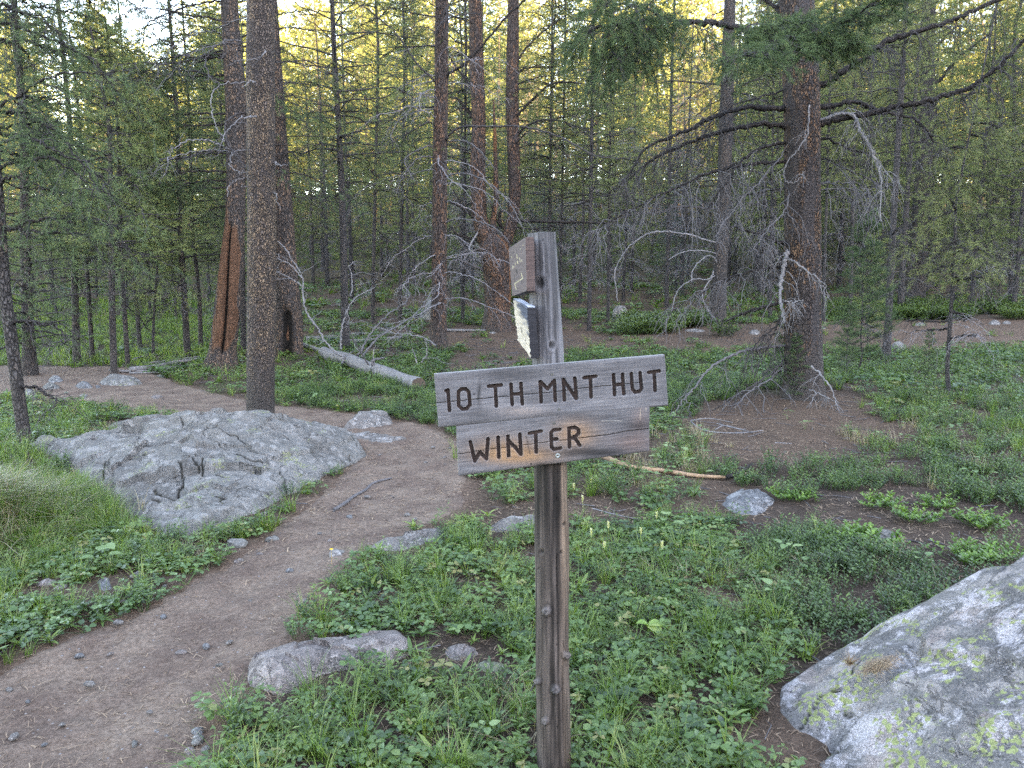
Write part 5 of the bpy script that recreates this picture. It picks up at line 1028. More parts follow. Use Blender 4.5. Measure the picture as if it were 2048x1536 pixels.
rough_tree([(1826,608,46),(1830,580,38),(1838,480,32),(1848,330,29),(1855,180,26),(1858,0,22)], 'stout dark pine at the edge of the green shrub bank, right of the largest pine', BK_GREY, 34, 1.5, 12, (1.0, 2.4), 53, green=N_YEL, gz=4.5, top=(.2, .2, 17, .05), limbs=G7)
rough_tree([(51,888,24),(38,800,24),(26,700,23),(10,590,22),(0,450,21),(-12,300,20),(-20,150,18)], 'thin dark leaning tree at the left edge, rooted in leaves by the grassy bank', BK_GREY, 20, .5, 4.5, (.5, 1.3), 55, side=(-.9, .9), green=N_DEEP, gz=1.6, top=(-.9, .3, 9, .03))
rough_tree([(61,752,30),(58,700,24),(54,600,20),(50,450,18),(48,250,14)], 'dark bushy pine at the left edge behind the leaning tree', BK_GREY, 46, .3, 7, (.6, 1.5), 57, crown=1.3, green=N_DEEP, gz=.6, top=(.1, .2, 10, .02))
rough_tree([(1772,719,17),(1776,650,14),(1784,500,12),(1792,350,11),(1803,175,10),(1812,0,8)], 'slim straight grey trunk standing in green plants right of the largest pine', BK_THIN, 26, 1.5, 9, (.4, 1.2), 59, crown=1.2, green=N_YEL, gz=5, top=(.5, .1, 12, .015))
rough_tree([(1898,790,9),(1894,740,8),(1900,650,7),(1908,520,6),(1912,400,4)], 'thinnest bare grey sapling trunk in the greenery near the right edge', BK_THIN, 20, .5, 4, (.3, .8), 61, green=N_YEL, gz=1.6, top=(.25, 0, 5.0, .008))
rough_tree([(692,700,19),(690,660,16),(688,520,14),(684,380,13),(677,250,11),(668,100,9),(664,0,8)], 'slender grey trunk with fine side twigs above the far end of the fallen log', BK_THIN, 30, 1.5, 6, (.5, 1.6), 63, crown=1.9, green=N_GREEN, gz=4.0, top=(-.4, .2, 14, .02))
SLIM = [((154,726,15),(150,600,13),(147,450,11),(140,250,9),'first'), ((185,719,9),(178,600,8),(168,450,7),(160,250,6),'second'), ((228,750,13),(224,600,12),(222,450,10),(219,250,8),'third'), ((256,733,9),(250,640,9),(241,490,8),(236,250,6),'fourth'),
        ((280,694,9),(272,600,8),(262,450,7),(258,250,5),'fifth'), ((306,716,6),(307,640,5),(314,540,4),(320,450,3),'sixth'), ((375,710,13),(369,600,12),(359,450,10),(355,250,8),'seventh'), ((402,698,9),(399,600,8),(384,450,7),(380,250,5),'eighth')]
for k, (a_, b__, c_, d_, nm) in enumerate(SLIM):
    rough_tree([a_, b__, c_, d_], f'{nm} slim dark trunk from the left in the grassy clearing before the brush pile', BK_GREY if k != 5 else BK_THIN, 24 if k != 5 else 10, 1.2 if k != 5 else .5, 8 if k != 5 else 3.5, (.5, 1.3) if k != 5 else (.3, .7), 200+k, crown=1.35 if k != 5 else .6, green=N_GREEN, gz=1.9 if k != 5 else 1, top=(-.1, .2, (11, 6.2, 5.6, 6.0, 7.5, 4.2, 9, 8)[k], .015))
SL2 = [((1178,662,9),(1180,500,8),(1183,300,7),(1186,100,6),'slim trunk between the post and the bare limbed dark pine'), ((1216,650,7),(1217,500,6),(1220,300,5),(1224,100,4),'second slim trunk right of the post, beside the white block'), ((1120,640,6),(1122,480,5),(1126,300,4),(1130,100,4),'very thin trunk showing just right of the post top'),
       ((2021,608,9),(2024,450,8),(2028,250,7),(2030,50,6),'slim dark trunk close to the right edge behind the shrub bank'), ((1973,600,7),(1975,450,6),(1978,250,5),(1980,50,4),'thin trunk second from the right edge behind the shrub bank'), ((1646,645,6),(1650,500,5),(1655,350,5),(1660,150,4),'thin trunk seen just right of the largest pine'),
       ((487,700,11),(486,600,10),(484,450,9),(482,250,7),'grey trunk squeezed between the split pine and the flaky pine'), ((800,640,8),(802,480,7),(806,300,6),(810,100,5),'thin trunk beyond the tangle of the fallen log'), ((745,650,8),(748,480,7),(752,300,6),(757,100,5),'thin trunk behind the raised branches of the fallen log'), ((1094,650,5),(1098,500,5),(1100,300,4),(1104,100,4),'thin trunk hidden partly by the post'),
       ((925,645,7),(928,480,6),(930,300,5),(932,100,5),'thin trunk between the bristling pine and the forked pine'), ((1333,615,8),(1336,480,7),(1340,300,6),(1345,100,5),'thin trunk in the gap left of the dark bare limbed pine'), ((1540,640,7),(1542,480,6),(1545,300,5),(1548,100,4),'thin trunk just left of the largest pine'), ((1700,640,8),(1704,480,7),(1708,300,6),(1712,100,5),'thin trunk midway between the largest pine and the slim grey trunk')]
for k, (a_, b__, c_, d_, nm) in enumerate(SL2):
    rough_tree([a_, b__, c_, d_], nm, BK_THIN, 26, 1.0, 10, (.5, 1.5), 230+k, crown=1.4, green=(N_GREEN, N_YEL)[k % 2], gz=3.5, top=(.1, .2, 13, .015))
# saplings
for k, (u, v, i, s, lb) in enumerate([(1717,748,0,1.0,'tall green sapling with feathery needles right of the largest pine'), (1733,690,1,.8,'young pine sapling behind the feathery one'), (1590,800,0,.30,'tiny pine seedling at the left foot of the largest pine'), (1560,790,0,.36,'small dark seedling in needles beside the largest pine'), (1690,760,0,.45,'small sapling in the greenery right of the largest pine'), (1855,760,0,.30,'little seedling in plants near the slim grey trunk')]):
    p = G(u, v); put_tree('sapling', i, p[0], p[1], k*1.3, s, lb, name='pine_sapling')
for u, v, kd, i, s, lb in [(1090,600,'spruce',0,.75,'bluish green spruce standing behind the post'), (1335,600,'spruce',0,.6,'dark spruce behind the bare grey limbs'), (1040,610,'low',1,.5,'small bushy pine between the forked pine and the post'), (840,560,'low',0,.45,'small round green pine beyond the bristling pine')]:
    p = G(u, v); put_tree(kd, i, p[0], p[1], .7*u, s, lb, name='spruce_tree' if kd == 'spruce' else 'pine_tree')

# ------------------------------------------------------------------ the wood behind: single trees out to about 75 m, then one distant mass
SKY = [(-400,-200),(60,-160),(105,60),(135,250),(175,270),(200,60),(235,-20),(275,20),(300,110),(345,150),(380,100),(440,-20),(560,-40),(600,60),(640,-60),(700,-150),(900,-200),(1140,-200),(1150,-20),(1200,-200),(2500,-300)]
def skyv(u): return np.interp(u, [a for a, b in SKY], [b for a, b in SKY])
heroes = []
for o in scene.objects:
    if o.type == 'EMPTY' and o.get('category') == 'tree': heroes.append((o.location.x, o.location.y))
rw = np.random.default_rng(4); placed = list(heroes); wood = []
for tries in range(9000):
    if len(wood) >= 245: break
    y = 19+rw.uniform(0, 1)**1.1*58; hw = (y*.70+3); x = rw.uniform(-hw, hw); u = 1024+FPX*x/y
    if path_sd(np.array([x]), np.array([y]))[0] > -.8: continue
    if 60 < u < 420 and y < 23: continue
    if 540 < u < 1560 and y < 27: continue
    if u > 1560 and y < 25 : continue
    dm = 1.35+y*.014
    if any((x-a)**2+(y-b)**2 < dm*dm for a, b in placed): continue
    placed.append((x, y)); wood.append((x, y, u))
PLACES = [(60,'at the left edge behind the leaning tree'),(200,'behind the first slim trunks on the left'),(330,'behind the middle slim trunks on the left'),(440,'behind the brush pile'),(560,'behind the split pine'),(700,'behind the charred tree'),(860,'behind the fallen log branches'),(960,'behind the bristling pine'),(1080,'behind the forked pine'),
 (1250,'just right of the signpost top'),(1400,'above the pinkish white block'),(1560,'behind the bare limbed dark pine'),(1680,'behind the largest pine'),(1800,'behind the feathery sapling'),(1950,'around the stout dark pine'),(9e9,'at the right edge')]
for n_, (x, y, u) in enumerate(wood):
    d = rw.uniform()
    mid = 900 < u < 1500
    if mid: kd = 'dead' if d < .34 else ('tall' if d < .72 else ('young' if d < .88 else ('low' if d < .95 else 'spruce')))
    elif u < 500: kd = 'young' if d < .60 else ('tall' if d < .85 else 'low')
    else: kd = 'young' if d < .40 else ('tall' if d < .78 else ('dead' if d < .88 else 'low'))
    i = int(rw.integers(0, len(PR[kd]))); hh = max(v_.co.z for v_ in PR[kd][i][0].vertices[-60:]) if False else {'young': 9.5+i*1.2, 'tall': 15+1.5*i, 'low': 6+i, 'spruce': 7.5+2*i, 'dead': 9+2*i}[kd]
    s = rw.uniform(.85, 1.25); gz = float(H(x, y)); vs = skyv(u)+rw.uniform(0, 70); D = math.hypot(x, y)
    zmax = CAMZ + y*math.tan(math.atan((768-vs)/FPX)-PITCH); smax = max(.3, (zmax-gz)/hh)
    if s > smax: s = smax
    if kd in ('tall', 'young') and s < smax*.8 and y > 30 and rw.uniform() < .75: s = min(smax, rw.uniform(1.3, 1.8))
    hgt = s*hh; size = 'tall' if hgt > 13 else ('mid height' if hgt > 8 else 'short'); look = {'dead': 'bare grey dead pine', 'young': 'bushy green pine', 'tall': 'long stemmed pine', 'low': 'low branched pine', 'spruce': 'bluish spruce'}[kd]
    place = [p_ for lim, p_ in PLACES if u < lim][0]; rowd = 'nearest row' if y < 36 else ('middle rows' if y < 54 else 'farthest rows'); lb = f'{size} {look} {place}, {rowd}'
    put_tree(kd, i, x, y, rw.uniform(0, 6.28), s, lb, group=lb+', among its like')

def merged_wood(name, label, n, y0, y1, seed, hw=.75):
    """the far wood, a single mass"""
    rr = np.random.default_rng(seed); lods = [make_pine(300+i, h=1., cb=.12, spread=.14, r0=.008, dens=3.2, ndead=0, tuft=7, nl=.020, nw=.0075, ndl=N_GREEN, name='far', lod=1, twl=.3) for i in range(3)]
    def arr(me):
        V = np.empty(len(me.vertices)*3, np.float32); me.vertices.foreach_get('co', V); F = [p.vertices[:] for p in me.polygons]
        return V.reshape(-1, 3), np.array([f for f in F if len(f) == 3], int).reshape(-1, 3), np.array([f for f in F if len(f) == 4], int).reshape(-1, 4)
    A = []
    for tr, cw in lods:
        V, t, q = arr(cw); Vt, tt, qt = arr(tr); T = np.empty(len(V), np.float32); cw.attributes['tint'].data.foreach_get('value', T)
        A.append((V, t, q, T, Vt, qt))
    P_, FT, FQ, TT, MT, MQ = [], [], [], [], [], []; off = 0
    for k in range(n):
        y = rr.uniform(y0, y1); x = rr.uniform(-1, 1)*(y*hw); u = 1024+FPX*x/y; gz = float(H(x, y)); vs = skyv(u)+rr.uniform(0, 110); zmax = CAMZ+y*math.tan(math.atan((768-vs)/FPX)-PITCH); h = min(rr.uniform(13, 28), zmax-gz)
        if h < 3: continue
        V, t, q, T, Vt, qt = A[k % 3]; a = rr.uniform(0, 6.28); c, s = math.cos(a), math.sin(a); R = np.array([[c, -s, 0], [s, c, 0], [0, 0, 1]])*h
        tn = rr.uniform(-.25, .25); P_ += [V@R.T+[x, y, gz], Vt@R.T+[x, y, gz]]; TT += [np.clip(T+tn, 0, 1), np.full(len(Vt), .5)]
        FT.append(t+off); FQ.append(q+off); MQ.append(np.full(len(q), 1)); FQ.append(qt+off+len(V)); MQ.append(np.full(len(qt), 2)); off += len(V)+len(Vt)
    FT = np.concatenate(FT); FQ = np.concatenate(FQ)
    o = link(name, mesh_np(name, np.concatenate(P_), [FT, FQ], [N_GREEN, M_TWIG, BK_THIN], {'tint': np.concatenate(TT)}, smooth=False, fmat=[np.zeros(len(FT), int), np.concatenate(MQ)])); tag(o, label, 'forest', kind='stuff')
merged_wood('distant_forest', 'far wood of pines that reads as one green mass up the slope', 470, 64, 170, 9)
# ------------------------------------------------------------------ fallen log, brush, sticks
def A4(pts): return [(a*.3418, 450+b*.3418) for a, b in pts]
def ground_line(pts, lift=0.0):
    out = []
    for u, v in pts: p = G(u, v); out.append([p[0], p[1], p[2]+lift+.018*float(path_sd(p[0], p[1]) > 0)])
    return np.array(out)
M_LOG = wood_mat('weathered_log_wood', (.20, .195, .20), (.075, .07, .072), 22)
m_, t_, b_, _ = nt('sawn_end'); q_ = NB(t_); r_ = q_.vor(q_.coord((1, 1, 1)), 9, 'F1'); w_ = q_.n('ShaderNodeTexNoise'); w_.inputs['Scale'].default_value = 60
t_.links.new(q_.ramp(w_.outputs['Fac'], [(.3, (.04, .032, .028)), (.7, (.12, .09, .07))]), b_.inputs['Base Color']); M_CUT = m_
rl = np.random.default_rng(15)
def log_between(name, a, b, ra, rb, label, mat=None, cut=True, seed=1, cat='log', sides=36, group=None, rings=160):
    a, b = np.array(a, float), np.array(b, float); t = np.linspace(0, 1, 9)[:, None]; pts = a+(b-a)*t; pts[1:-1, 2] += rl.normal(size=7)*ra*.12; pts[1:-1, :2] += rl.normal(size=(7, 2))*ra*.15
    V, F, *_ = trunk_mesh(pts, np.linspace(ra, rb, 9), sides=sides, rough=.13, seed=seed, rings=rings); c = pts[0].copy()
    o = link(name, mesh_np(name, V-c, F, mat or M_LOG), loc=tuple(c)); tag(o, label, cat, group)
    ax = unit((b-a)[None])[0]
    for (i0, m, s_) in ((0, M_CUT if cut else (mat or M_LOG), -1), (len(V)-sides, mat or M_LOG, 1)):
        ring = V[i0:i0+sides]; cc = ring.mean(0)+ax*s_*.004; VV = np.vstack([ring-c, [cc-c]]); T = np.stack([np.arange(sides), (np.arange(sides)+1) % sides, np.full(sides, sides)], -1); link('cut_end' if (cut and s_ < 0) else 'broken_end', mesh_np('end', VV, T, m, smooth=False), parent=o)
    return o, pts
ga, gb = G(838, 783), G(648, 716)
LOG, lp = log_between('fallen_log', [ga[0], ga[1], ga[2]+.095], [gb[0], gb[1], gb[2]+.11], .10, .115, 'grey fallen log with a sawn end pointing at the signpost and bare branches sticking up', seed=4, cat='log')
bL = np.array(LOG.location)
def limbL(px, Y, w0, w1, dY=0, mat=None, **kw):
    ln = pxline(px, bL, Y, dY); k = Y/FPX; branch(LOG, bL, ln, w0/2*k, w1/2*k, rl, mat or M_DEADW, **{**dict(tw=7, tl=.4, droop=-.1, mat2=M_DEADW, tr=.006, sub=2, subl=.2), **kw})
limbL(A8([(572,975),(575,920),(540,900),(430,800),(380,700),(300,590),(265,480),(255,300),(210,210),(120,70),(60,10)]), 13.6, 5, 1.6, .3)
limbL(A8([(250,300),(170,200),(100,165),(35,140)]), 13.7, 2.6, 1.2, tw=4)
limbL(A8([(250,360),(180,310),(100,270),(40,245)]), 13.7, 2.4, 1.2, tw=5)
limbL(A8([(775,985),(700,860),(640,760),(610,650),(545,490)]), 12.4, 3, 1.2, mat=M_TWIG, tw=4)
limbL(A8([(690,910),(740,830),(790,740),(900,610),(1000,540),(1060,500),(1100,430),(1060,370)]), 13.2, 4.4, 1.4, .8, mat=M_TWIGG, tw=9)
limbL(A8([(720,920),(860,760),(1000,680),(1120,600),(1200,520),(1290,380)]), 13.0, 4.2, 1.4, 1.2, mat=M_TWIGG, tw=9)
limbL(A8([(560,860),(555,750),(580,640),(620,530),(680,450),(740,420),(830,370)]), 13.8, 4, 1.4, mat=M_DEADW, tw=8)
limbL(A8([(1310,830),(1200,770),(1090,740),(980,735),(900,700),(860,690)]), 14.5, 3.2, 1.4, .6, tw=10)
limbL(A8([(640,440),(645,330),(640,270),(620,200)]), 13.8, 2.6, 1.2, tw=3)
limbL(A8([(800,985),(830,940),(905,930)]), 12.0, 6, 3, mat=M_TWIGG, tw=0); limbL(A8([(815,985),(800,940)]), 12.0, 6, 3, mat=M_TWIGG, tw=0); limbL(A8([(820,990),(815,900),(835,830)]), 12.0, 2, 1, tw=0)
limbL(A8([(1155,970),(1145,920),(1120,850)]), 12.2, 2.6, 1.4, tw=0); limbL(A8([(1190,965),(1235,900),(1230,830),(1215,780)]), 12.2, 2.6, 1.4, tw=1)
def lay(name, px, w, label, mat=M_LOG, cat='log', r=None, group=None, seed=1, lift=.7):
    L = ground_line(px); Y = L[:, 1].mean(); rr = w/2*Y/FPX; L[:, 2] += rr*lift; L = catmull(L, 6); EXCL.extend((q[0], q[1]-.06, .10) for q in L[::2] if q[1] < 9); V, F, *_ = trunk_mesh(L, np.linspace(rr, rr*.55, len(L)), sides=12, rough=.12, seed=seed, rings=60); c = L[0]
    n0 = len(V); T = np.stack([np.arange(12), (np.arange(12)+1) % 12, np.full(12, n0)], -1); V = np.vstack([V, L[0], L[-1]]); T2 = np.stack([n0-12+(np.arange(12)+1) % 12, n0-12+np.arange(12), np.full(12, n0+1)], -1)
    o = link(name, mesh_np(name, V-c, [np.vstack([T, T2]), F], mat), loc=tuple(c)); tag(o, label, cat, group); return o
for k, (px, w, lb) in enumerate([(A4([(760,872),(900,850),(1040,820),(1200,800)]), 11, 'thick grey log on top of the brush pile by the split pine'), (A4([(900,868),(1040,850),(1190,832)]), 10, 'pale log under the thickest one in the brush pile'), (A4([(700,872),(860,862),(1000,862)]), 5, 'thin grey pole at the front of the brush pile'),
    (A4([(640,862),(780,866)]), 4, 'short dark stick poking left out of the brush pile'), (A4([(840,820),(1000,800),(1190,775)]), 5, 'dark pole along the back of the brush pile'), (A4([(880,830),(1010,790),(1190,750)]), 3, 'thin curved stick arching behind the brush pile'), (A4([(760,880),(960,868),(1120,856)]), 4, 'splintered stick at the lower edge of the brush pile'), (A4([(900,846),(1000,838),(1080,812)]), 4, 'crooked stick across the middle of the brush pile')]):
    lay('log' if w > 8 else 'stick', px, w, lb, M_LOG if k % 2 == 0 else M_TWIGG, 'log' if w > 8 else 'stick', seed=k, lift=1.2)
a_, b2_ = G(272, 722), G(302, 714); o = lay('stick', [(266,728),(300,716)], 3, 'short pale stick propped on the grass left of the brush pile', M_DEADW, 'stick', lift=6)
lay('log', A8([(280,800),(420,790),(560,775)]), 12, 'grey log lying behind the fallen log near the charred hollow', seed=11)
lay('log', A8([(560,815),(800,800),(1080,770)]), 9, 'long thin log lying behind the raised branches', seed=12)
lay('log', A8([(1390,722),(1560,722),(1700,722)]), 7, 'thin half sunken log left of the forked pine', seed=13)
lay('log', A8([(600,750),(760,745),(900,740)]), 6, 'thin bleached pole beyond the fallen log', M_DEADW, seed=14)
lay('log', A8([(180,880),(250,850),(330,870),(400,890)]), 14, 'rotten splintered chunk at the root end of the fallen log', M_DEADW, seed=15)
lay('root', [(667,1027),(690,1013),(712,996),(732,986),(745,972),(765,966),(783,962)], 7, 'twisting grey root or stick lying across the trail below the boulder', M_TWIGG, 'root', seed=16, lift=.4)
def B2p(pts): return [(750+a*.414, 900+b*.414) for a, b in pts]
M_BARE = wood_mat('barked_orange_wood', (.42, .27, .17), (.17, .11, .075), 30)
lay('fallen_branch', B2p([(1100,45),(1180,80),(1260,103),(1380,113),(1500,133),(1600,145),(1690,146)]), 12, 'long peeled tan branch on the ground right of the lower sign board', M_BARE, 'branch', seed=17, lift=1.1)
lay('fallen_branch', B2p([(1690,147),(1740,135),(1780,112),(1822,80)]), 9, 'charred black crooked end of wood at the tip of the peeled branch', M_LIMB, 'branch', seed=18, lift=1.5)
def C3(pts): return [(1348+a*.3418, 450+b*.3418) for a, b in pts]
for k, (px, w, lb) in enumerate([(C3([(100,1155),(150,1195),(220,1215),(350,1222),(440,1218),(520,1205)]), 3.4, 'long pale curved twig on the needle mound below the largest pine'), (C3([(250,1165),(350,1190),(440,1210)]), 2.4, 'short pale twig beside the long curved one on the mound'), (C3([(240,1200),(300,1175),(400,1200),(420,1195)]), 2.2, 'bent twig lying over the long curved one on the mound'), (C3([(590,1277),(690,1282)]), 2.6, 'straight pale twig in the straw below the needle mound'),
    (C3([(1000,1195),(1120,1200),(1260,1230)]), 2.6, 'thin brown stick in low plants right of the mound'), (C3([(1760,1010),(1850,1030),(1920,1028)]), 5, 'bleached stick in grass close to the right edge'), (C3([(1880,1030),(1960,1040),(2040,1035)]), 4, 'second bleached stick at the right edge in the grass'), (C3([(1640,980),(1560,1020)]), 2, 'small twig at the foot of the thinnest sapling'), ([(1185,1018),(1230,1030),(1278,1040)], 3, 'straw coloured twig just right of the post in low plants'), ([(1780,1090),(1820,1082),(1860,1095)], 5, 'short weathered stick in dark soil above the lichened boulder'),
    ([(1600,978),(1632,986)], 3.4, 'short pale chip of wood in the low shrubs'), ([(140,832),(190,826),(225,832)], 6, 'dark rotting stick in the grass behind the boulder'), ([(1380,842),(1420,838),(1465,846)], 2.6, 'thin grey twig at the left edge of the needle mound')]):
    lay('twig', px, w, lb, M_DEADW if k not in (4, 7, 9, 11) else M_TWIG, 'twig', seed=40+k, lift=.8)

# ------------------------------------------------------------------ plants
def leaf(o, d, n, L, W, fold=.18, shape='ov', bend=.15):
    d = unit(np.array([d]))[0]; n = np.array(n, float); s = unit(np.cross(d, n)[None])[0]; n = np.cross(s, d); o = np.array(o, float)
    t = {'ov': [(.3, .62), (.72, .92)], 'lance': [(.35, .9), (.75, .65)], 'heart': [(-.06, .55), (.12, .95), (.42, 1.0), (.76, .58)], 'broad': [(.12, .6), (.38, 1.0), (.68, .9), (.88, .5)]}[shape]
    c = lambda q: o+d*L*q - n*bend*L*q*q
    V = [c(.0)]
    for q, w in t: V += [c(q)+s*W/2*w+n*fold*W*w, c(max(q, .05)), c(q)-s*W/2*w+n*fold*W*w]
    V += [c(1)]; F = [(0, 1, 2), (0, 2, 3)]
    for k in range(len(t)-1): a = 3*k+1; F += [(a, a+3, a+4), (a, a+4, a+1), (a+1, a+4, a+5), (a+1, a+5, a+2)]
    a = 3*len(t)-2; F += [(a, a+3, a+1), (a+1, a+3, a+2)]; return V, F
class PB:
    def __init__(s, seed): s.V, s.F, s.T = [], [], []; s.r = np.random.default_rng(seed)
    def add(s, V, F, t): o = len(s.V); s.V += [tuple(v) for v in V]; s.F += [tuple(i+o for i in f) for f in F]; s.T += [t]*len(V)
    def stem(s, a, b, w, t):
        a, b = np.array(a, float), np.array(b, float); r = unit(s.r.normal(size=(1, 3)))[0]; x = unit(np.cross(b-a, r)[None])[0]*w; s.add([a-x, a+x, b+x*.6, b-x*.6], [(0, 1, 2), (0, 2, 3)], t)
    def blade(s, a, az, L, w, lean, t, k=3):
        d = np.array([math.cos(az), math.sin(az), 0]); x = np.array([-d[1], d[0], 0])*w/2; P_ = []
        for i in range(k+1):
            q = i/k; P_.append(np.array(a)+np.array([0, 0, 1])*L*(q-.35*lean*q*q)+d*L*lean*q*q*.9)
        V = []; 
        for i in range(k): V += [P_[i]-x*(1-.25*i), P_[i]+x*(1-.25*i)]
        V += [P_[k]]; F = []
        for i in range(k-1): F += [(2*i, 2*i+1, 2*i+3), (2*i, 2*i+3, 2*i+2)]
        F += [(2*k-2, 2*k-1, 2*k)]; s.add(V, F, t)
    def out(s): return np.array(s.V), np.array(s.F, int), np.array(s.T)
def trefoil(seed, n=8, R=.085, hh=.055, ll=.029):
    p = PB(seed); r = p.r
    for i in range(n):
        az = r.uniform(0, 6.28); rr = R*math.sqrt(r.uniform(.02, 1)); tip = np.array([math.cos(az)*rr, math.sin(az)*rr, hh*r.uniform(.55, 1.25)]); t = float(np.clip(r.normal(.5, .2), 0, 1)); p.stem((0, 0, 0), tip, .0011, t)
        up = np.array([math.cos(az)*.35, math.sin(az)*.35, 1])+r.normal(size=3)*.22; L = ll*r.uniform(.7, 1.2); a0 = r.uniform(0, 6.28)
        for k in range(3):
            a = a0+k*2.09+r.uniform(-.15, .15); d = np.array([math.cos(a), math.sin(a), r.uniform(-.1, .25)]); V, F = leaf(tip, d, up, L, L*.78, .14, 'ov', .2); p.add(V, F, float(np.clip(t+r.normal(0, .06), 0, 1)))
    return p.out()
def lance(seed, n=10, L0=.070, W=.016):
    p = PB(seed); r = p.r
    for i in range(n):
        az = i*2.4+r.uniform(-.4, .4); el = r.uniform(.35, 1.2); L = L0*r.uniform(.6, 1.2); d = np.array([math.cos(az)*math.cos(el), math.sin(az)*math.cos(el), math.sin(el)]); V, F = leaf((0, 0, .005+.02*r.uniform()), d, (-d[0], -d[1], 1.2), L, W*r.uniform(.8, 1.2), .2, 'lance', .45); p.add(V, F, float(np.clip(r.normal(.5, .2), 0, 1)))
    return p.out()
def herb(seed, h=.12, n=7):
    p = PB(seed); r = p.r
    for s_ in range(3):
        az = r.uniform(0, 6.28); tip = np.array([math.cos(az)*.05, math.sin(az)*.05, h*r.uniform(.6, 1.1)]); p.stem((0, 0, 0), tip, .0014, .35)
        for i in range(n):
            q = (i+1)/n; b = tip*q; a = i*2.4+s_; d = np.array([math.cos(a), math.sin(a), .45]); L = .040*(1.15-.6*q)*r.uniform(.8, 1.2); V, F = leaf(b, d, (-d[0]*.5, -d[1]*.5, 1), L, L*.36, .15, 'lance', .3); p.add(V, F, float(np.clip(r.normal(.55, .18), 0, 1)))
    return p.out()
def tuft(seed, n=26, L=.15, w=.0035, R=.03, lean=1.0):
    p = PB(seed); r = p.r
    for i in range(n): a = r.uniform(0, 6.28); rr = R*r.uniform(); p.blade((math.cos(a)*rr, math.sin(a)*rr, 0), a+r.uniform(-.8, .8), L*r.uniform(.5, 1.25), w*r.uniform(.7, 1.2), lean*r.uniform(.2, 1.1), float(np.clip(r.normal(.5, .22), 0, 1)))
    return p.out()
def shrublet(seed, n=12, h=.11, R=.08, ll=.017, m=9):
    p = PB(seed); r = p.r
    for i in range(n):
        az = r.uniform(0, 6.28); rr = R*math.sqrt(r.uniform()); tip = np.array([math.cos(az)*rr, math.sin(az)*rr, h*r.uniform(.5, 1.1)]); b0 = tip*np.array([.35, .35, 0]); p.stem(b0, tip, .0012, .1); t = float(np.clip(r.normal(.5, .2), 0, 1))
        for k in range(m):
            q = .3+.7*(k+1)/m; o = b0+(tip-b0)*q; a = k*2.4+i; d = np.array([math.cos(a), math.sin(a), .7]); L = ll*r.uniform(.7, 1.2); V, F = leaf(o, d, (-d[0]*.4, -d[1]*.4, 1), L, L*.55, .12, 'ov', .1); F = [f for f in F]; p.add(V, F, float(np.clip(t+.25*(q-.6), 0, 1)))
    return p.out()
def heart(seed, n=4, ll=.038):
    p = PB(seed); r = p.r
    for i in range(n):
        az = i*1.57*4/n+r.uniform(-.4, .4); h = r.uniform(.04, .12); tip = np.array([math.cos(az)*.03, math.sin(az)*.03, h]); p.stem((0, 0, 0), tip, .0013, .4); d = np.array([math.cos(az), math.sin(az), r.uniform(-.1, .4)]); L = ll*r.uniform(.7, 1.25); V, F = leaf(tip, d, (-.2*d[0], -.2*d[1], 1), L, L*.85, .10, 'heart', .2); p.add(V, F, float(np.clip(r.normal(.6, .2), 0, 1)))
    return p.out()
def scatter(name, protos, x, y, size, mat, label, rng, tilt=.15, zoff=-.004, kind='stuff', cat=None, tvar=.32, zs=None, extra=None):
    Vs, Fs, Ts, off = [], [], [], 0; pick = rng.integers(0, len(protos), len(x)); z = H(x, y)+zoff if zs is None else zs
    patch = .22*fbm(x*.9, y*.9, s=120, o=3)+rng.normal(0, tvar*.6, len(x))
    for k, (V, F, T) in enumerate(protos):
        m = np.where(pick == k)[0]
        if not len(m): continue
        a = rng.uniform(0, 6.28, len(m)); ca, sa = np.cos(a), np.sin(a); s = size[m]; tx, ty = rng.normal(0, tilt, len(m)), rng.normal(0, tilt, len(m))
        X = V[None, :, 0]*ca[:, None]-V[None, :, 1]*sa[:, None]; Yv = V[None, :, 0]*sa[:, None]+V[None, :, 1]*ca[:, None]; Z = V[None, :, 2]+0*X
        W = np.stack([(X+Z*tx[:, None])*s[:, None]+x[m][:, None], (Yv+Z*ty[:, None])*s[:, None]+y[m][:, None], Z*s[:, None]+z[m][:, None]], -1)
        n = len(V); Vs.append(W.reshape(-1, 3)); Fs.append((F[None]+(np.arange(len(m))*n)[:, None, None]).reshape(-1, 3)+off); Ts.append(np.clip(T[None]+patch[m][:, None], 0, 1).reshape(-1)); off += n*len(m)
    o = link(name, mesh_np(name, np.concatenate(Vs), np.concatenate(Fs), mat, {'tint': np.concatenate(Ts)}, smooth=False)); tag(o, label, cat, kind=kind); return o
L_STRAW = leaf_mat('strawberry_leaf', [(0, (.024, .058, .022)), (.45, (.055, .120, .036)), (.9, (.12, .20, .065)), (1, (.20, .19, .07))])
L_WEED = leaf_mat('weed_leaf', [(0, (.028, .062, .018)), (.5, (.07, .138, .032)), (1, (.16, .23, .06))])
L_GRASS = leaf_mat('grass_blade', [(0, (.04, .085, .018)), (.5, (.085, .165, .032)), (1, (.19, .24, .07))], .4)
L_SHRUB = leaf_mat('shrublet_leaf', [(0, (.020, .048, .016)), (.5, (.048, .10, .028)), (1, (.105, .17, .042))])
L_HEART = leaf_mat('heart_leaf', [(0, (.07, .14, .05)), (.5, (.12, .21, .08)), (1, (.21, .30, .13))], .3)
L_DRY = leaf_mat('dry_straw', [(0, (.13, .10, .055)), (.5, (.21, .17, .105)), (1, (.31, .265, .17))], .25)
L_LITTER = leaf_mat('needle_litter', [(0, (.045, .030, .023)), (.5, (.15, .095, .062)), (1, (.29, .205, .14))], .0, .9)
